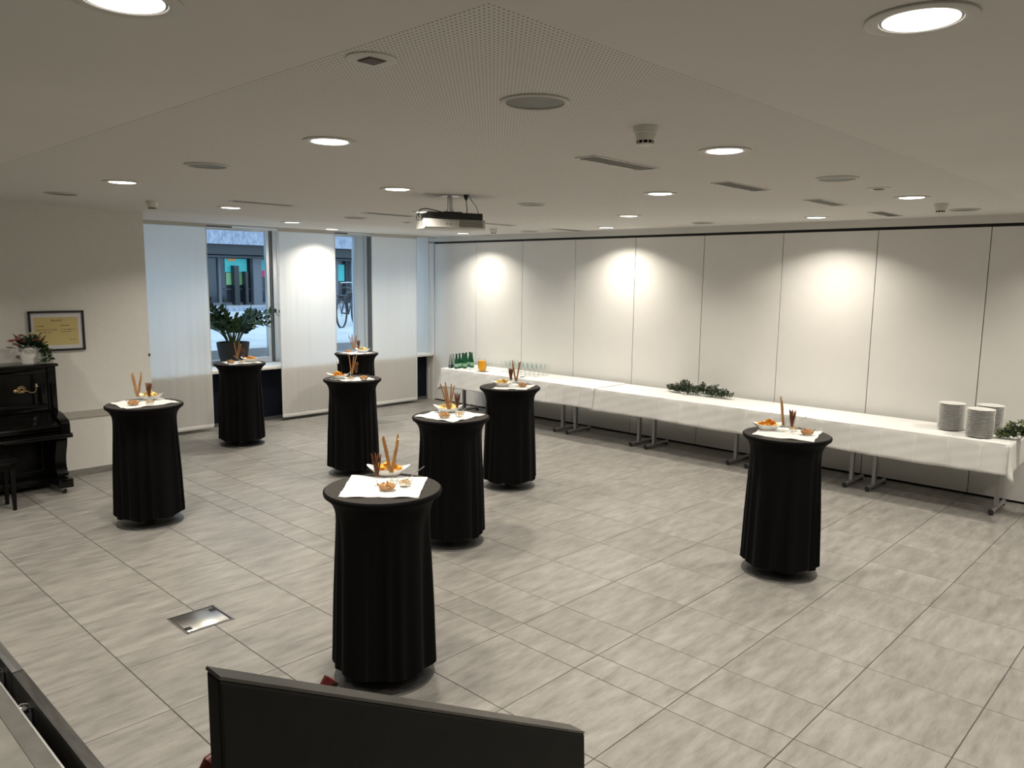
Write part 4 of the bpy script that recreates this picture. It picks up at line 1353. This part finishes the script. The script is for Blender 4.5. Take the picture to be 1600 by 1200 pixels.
for k in range(9):
    az = rnd.uniform(.15, 1.15)
    pts = [Vector((.04*math.cos(az), .05 + .03*math.sin(az), .160))]
    for i in range(1, 9):
        t = i/8
        r = .04 + .075*math.sin(min(1, t*1.6)*PI/2) + .05*t
        pts.append(Vector((r*math.cos(az)*.6, .05 + r*math.sin(az), max(.012 + .004*k, .165 + .04*math.sin(t*PI) - .175*t**1.3))))
    ivs.tube(pts, .0018, 5)
    for i in range(1, 9):
        for s in range(3):
            d = Vector((rnd.uniform(-.5, 1), rnd.uniform(-.3, 1), rnd.uniform(-.4, .6))).normalized()
            p = pts[i] + Vector((rnd.uniform(-.01, .01), rnd.uniform(-.01, .01), rnd.uniform(-.004, .01)))
            if p.z + d.z*.03 < .006: d.z = abs(d.z)
            leaf(iv, p, d, Vector((0, 0, 1)), rnd.uniform(.03, .044), rnd.uniform(.022, .032))
tag(iv.build('trailing_ivy', M['leaf4'], fp, 0), kind='stuff')
ivs.build('ivy_stems', M['stem'], fp)

# framed notice
pc = empty('framed_notice', (XPI + .003, -.684, 1.598), 0, 'black framed yellow notice with white mount on the plastered wall', 'picture frame')
w2, h2 = .265, .212
fr_ = MB()
for s in (-1, 1):
    fr_.box(0, .022, s*(w2 - .0105) - .0105, s*(w2 - .0105) + .0105, -h2, h2, .002)
    fr_.box(0, .022, -w2, w2, s*(h2 - .0105) - .0105, s*(h2 - .0105) + .0105, .002)
fr_.build('frame', M['frame'], pc)
MB().box(.002, .008, -w2 + .02, w2 - .02, -h2 + .02, h2 - .02).build('mount', M['mount'], pc, 0)
pa = MB().box(.0082, .0092, -.215, .205, -.150, .145).build('paper', M['paper'], pc, 0)
tc_ = bpy.data.curves.new('title', 'FONT')
tc_.body = 'MILANO'
tc_.size = .030
tc_.align_x = 'CENTER'
tc_.extrude = .0004
to = bpy.data.objects.new('title_src', tc_)
COL.objects.link(to)
dg = bpy.context.evaluated_depsgraph_get()
me = bpy.data.meshes.new_from_object(to.evaluated_get(dg))
me.name = 'title_lettering'
bpy.data.objects.remove(to)
me.materials.clear()
me.materials.append(M['ink'])
tt = link('title_lettering', me, None, pa, (.0098, 0, .100))
tt.rotation_euler = (PI/2, 0, PI/2)
rnd = random.Random(2)
def textline(y0, y1, z, h=.0085):
    b = MB()
    y = y0
    while y < y1 - .006:
        w = rnd.uniform(.004, .008)
        hh = h*rnd.choice((.7, .75, 1.0, .7))
        b.box(.0093, .0097, y, min(y + w, y1), z, z + hh)
        y += w + .0016
        if rnd.random() < .14: y += .006
    b.build('text_line', M['ink'], pa, 0)
textline(-.195, -.115, .050)
textline(.030, .125, .052)
textline(-.195, .000, .010)
textline(-.165, -.050, -.016)
textline(.035, .185, .010)
textline(.035, .135, -.014)
textline(.115, .185, -.100)

# small scuff plate on the wall corner
o = MB().box(-.004, .010, -.018, .002, -.012, .012, .003).build('wall_hook', M['ventd'], None, loc=(XPI + .002, .262, 1.285))
tag(o, 'tiny dark hook on the corner of the plastered wall', 'hook')

# ================================================================== STAGE IN THE FOREGROUND
sg = empty('stage', (0, -2.60, 0), 0, 'worn grey stage deck with metal edge at the lower left corner', 'stage')
MB().box(-6.6, 4.4, -3.2, -.006, .50, .588).build('deck', M['stagegrey'], sg, 0)
MB().box(-6.6, 4.4, -3.2, -.068, .588, .600).build('deck_covering', M['stagelight'], sg, 0)
MB().box(-6.6, 4.4, -.066, -.006, .588, .599).build('edge_band', M['stagegrey'], sg, 0)
MB().box(-6.6, 4.4, -.006, .001, .560, .6005).build('edge_profile', M['alu'], sg, 0)
MB().box(-6.6, 4.4, -3.1, -.02, .0, .50).build('substructure', M['black'], sg, 0)
for (x0, x1) in ((-3.3, -1.500), (-1.494, .90)):
    o = MB().box(x0, x1, -2.549, -2.505, .02, .600, .004).build('stage_fascia_board', M['stagedark'])
    tag(o, 'dark scuffed fascia board in front of the stage, %s of its joint' % ('beyond' if x0 < -2 else 'nearer side'), 'board', 'stage fascia boards')
for k, (x, lab) in enumerate([(-1.235, 'silver clamp in the gap at the stage edge, the one fully in view'), (-1.62, 'silver clamp in the gap at the stage edge, cut by the left photo edge')]):
    e = empty('stage_clamp', (x, -2.576, .50), 0, lab, 'clamp', 'clamps at the stage edge')
    MB().box(-.020, .020, -.022, .022, .0, .060, .004).build('body', M['alud'], e)
    MB().tube([(-.022, -.020, .066), (.022, -.020, .066), (.026, .004, .072), (.022, .022, .066), (-.022, .022, .066), (-.026, .0, .072), (-.022, -.020, .066)], .004, 7).build('wire_loop', M['chrome'], e)
    MB().box(-.026, .026, -.010, .012, .060, .068, .002).build('lever', M['chrome'], e)

# black panel with sloping top beside the stage steps
X0 = 1.2
pan = empty('sloping_panel', (X0, -2.58, 0), 0, 'large black painted panel with sloping top edge in the foreground', 'panel')
poly = [(-.347, .602), (-.347, 1.763), (.340, 1.389), (.345, 1.30), (.345, 0.0), (.10, 0.0), (.10, .602)]
core = MB().prism(poly, 'x', -.034, 0).build('board', M['bpaint'], pan, 0)
# edge strips: top and end
L = math.hypot(.687, .374)
ux, uz = .687/L, -.374/L
def strip(a, b, name, mtl):
    (ya, za), (yb, zb) = a, b
    dy, dz = yb - ya, zb - za
    l = math.hypot(dy, dz)
    ny, nz = -dz/l, dy/l
    t = .004
    q = [(ya, za), (yb, zb), (yb + ny*t, zb + nz*t), (ya + ny*t, za + nz*t)]
    MB().prism(q, 'x', -.035, -.0006).build(name, mtl, pan, 0)
strip((-.347, 1.763), (.338, 1.390), 'top_edge', M['edgepaint'])
bv = core.modifiers.new('worn_edges', 'BEVEL')
bv.width = .004
bv.segments = 2

rb = empty('red_bar', (1.085, -2.80, 1.60), 0, 'dark red painted bar peeking out behind the black panel', 'bar')
MB().tube([(0, -.108, -.075), (0, -.104, -.035), (0, -.090, -.012), (0, -.060, -.004), (0, -.02, -.02), (0, .05, -.012), (0, .080, .014), (0, .096, .034)], .012, 10).build('rail', M['red'], rb)
MB().tube([(.009, .094, .030), (.0135, .094, .030)], .0045, 8).build('end_bush', M['rubber'], rb)

# ================================================================== OUTSIDE
ZG = 1.0
o = MB().box(-70, -9.9, -40, 80, ZG - .3, ZG).build('pavement', M['asphalt'], smooth=0)
tag(o, 'pale sunless pavement outside the windows', 'pavement', kind='structure')
kb = MB().box(-22.2, -21.9, -40, 80, ZG, ZG + .12).build('kerb', M['concrete'], smooth=0)
tag(kb, 'kerb along the pavement outside', 'kerb', kind='structure')
bd = empty('building', (-27.0, 14.0, ZG), 0, 'dark glazed building with speckled concrete upper wall across the street', 'building')
MB().box(-8, -.4, -30, 40, 0, 3.0).build('wall', M['fdark'], bd, 0)
MB().box(-8, 1.2, -30, 40, 2.30, 9.0).build('upper_wall', M['concrete'], bd, 0)
MB().box(-8, .9, -30, 40, 1.93, 2.30).build('soffit_band', M['fdark'], bd, 0)
MB().box(.2, .32, -30, 40, 1.82, 1.90).build('light_rail', M['fpost'], bd, 0)
MB().box(-.2, .15, -30, 40, 0, .10).build('plinth', M['fpost'], bd, 0)
yb = -12.0
rnd = random.Random(8)
k = 0
while yb < 16:
    wv = 1.45
    gp = MB().box(-.1, .05, yb + .05, yb + wv - .05, .10, 1.80).build('window', M['fglass'], bd, 0)
    MB().box(-.12, .14, yb - .05, yb + .05, 0, 1.82).build('post', M['fpost'], bd, 0)
    yb += wv
    k += 1
# daylit views through the ground floor windows, painted as coloured panels
def board(y0, y1, z0, z1, m, name='daylit_view_panel'):
    MB().box(.055, .09, y0, y1, z0, z1).build(name, m, bd, 0)
board(-3.06, -2.15, 1.27, 1.79, M['teal'])
board(-3.02, -2.20, .78, 1.25, M['lime'])
board(-1.56, -1.35, 1.14, 1.79, M['teal'])
board(2.05, 2.40, .95, 1.66, M['teal'])
def board2(y0, y1, z0, z1, m, name='small_board'):
    MB().box(.092, .12, y0, y1, z0, z1).build(name, m, bd, 0)
board2(-1.53, -1.37, 1.10, 1.36, M['pink'])
board2(-2.95, -2.62, 1.70, 1.79, M['amber'])
for (y, w, h) in ((-1.87, .36, 1.82), (-2.74, .20, 1.52), (-2.33, .11, 1.30), (-1.15, .14, 1.82), (-.3, .3, 1.82), (1.75, .25, 1.82), (2.75, .45, 1.82)):
    MB().box(.14, .40, y - w/2, y + w/2, 0, h).build('column', M['fpost'] if h > 1.6 else M['fdark'], bd, 0)
MB().box(.125, .135, -3.1, 3.0, .60, .63).build('rail', M['fpost'], bd, 0)

def bicycle(x, y, rz, lab):
    e = empty('bicycle', (x, y, ZG), rz, lab, 'bicycle', 'bicycles parked outside')
    R = .345
    for s in (-.52, .52):
        ring = [(s + R*math.cos(a), 0, R + R*math.sin(a)) for a in [2*PI*k/32 for k in range(33)]]
        w = MB().tube(ring, .022, 6).build('wheel', M['rubber'], e)
        spk = MB()
        for k in range(12):
            a = 2*PI*k/12
            spk.tube([(s, 0, R), (s + R*math.cos(a), 0, R + R*math.sin(a))], .003, 4)
        spk.build('spokes', M['steeld'], w)
        fe = [(s + (R + .035)*math.cos(a), 0, R + (R + .035)*math.sin(a)) for a in [PI*(.15 + .75*k/12) for k in range(13)]]
        MB().tube(fe, .018, 5).build('mudguard', M['bike'], w)
    fm = MB()
    bbk, st, hd = (-.05, 0, .30), (-.20, 0, .80), (.36, 0, .82)
    for a, b_ in ((bbk, st), (st, hd), (bbk, hd), (bbk, (-.52, 0, R)), (st, (-.52, 0, R)), (hd, (.52, 0, R))):
        fm.tube([a, b_], .018, 6)
    fm.build('frame', M['bike'], e)
    MB().tube([(hd[0], 0, .82), (.34, 0, 1.0), (.34, 0, 1.02)], .014, 6).tube([(.20, -.27, 1.03), (.33, -.12, 1.04), (.35, 0, 1.03), (.33, .12, 1.04), (.20, .27, 1.03)], .012, 6).build('handlebar', M['alu'], e)
    MB().box(-.34, -.08, -.07, .07, .88, .94, .02).tube([st, (-.22, 0, .89)], .014, 6).build('saddle', M['rubber'], e)
    MB().box(-.80, -.34, -.07, .07, .74, .76).tube([(-.75, 0, .75), (-.52, 0, R)], .008, 5).build('rack', M['bracket'], e)
    MB().box(.40, .66, -.15, .15, .62, .88, .02).build('basket', M['bracket'], e)
bicycle(-13.60, 7.45, 2.2, 'dark bicycle parked outside the second window')
bicycle(-14.5, 8.85, 2.3, 'second dark bicycle partly hidden behind the first one')
bl = empty('bollard', (-19.0, 9.05, ZG), 0, 'thin dark post on the pavement behind the plant', 'post')
MB().lathe([(.035, 0), (.035, 1.02), (.02, 1.05), (0, 1.055)], 12).build('post', M['bike'], bl)
MB().lathe([(.08, 0), (.08, .02), (.04, .03)], 12, cap0=True, cap1=True).build('foot', M['bike'], bl)
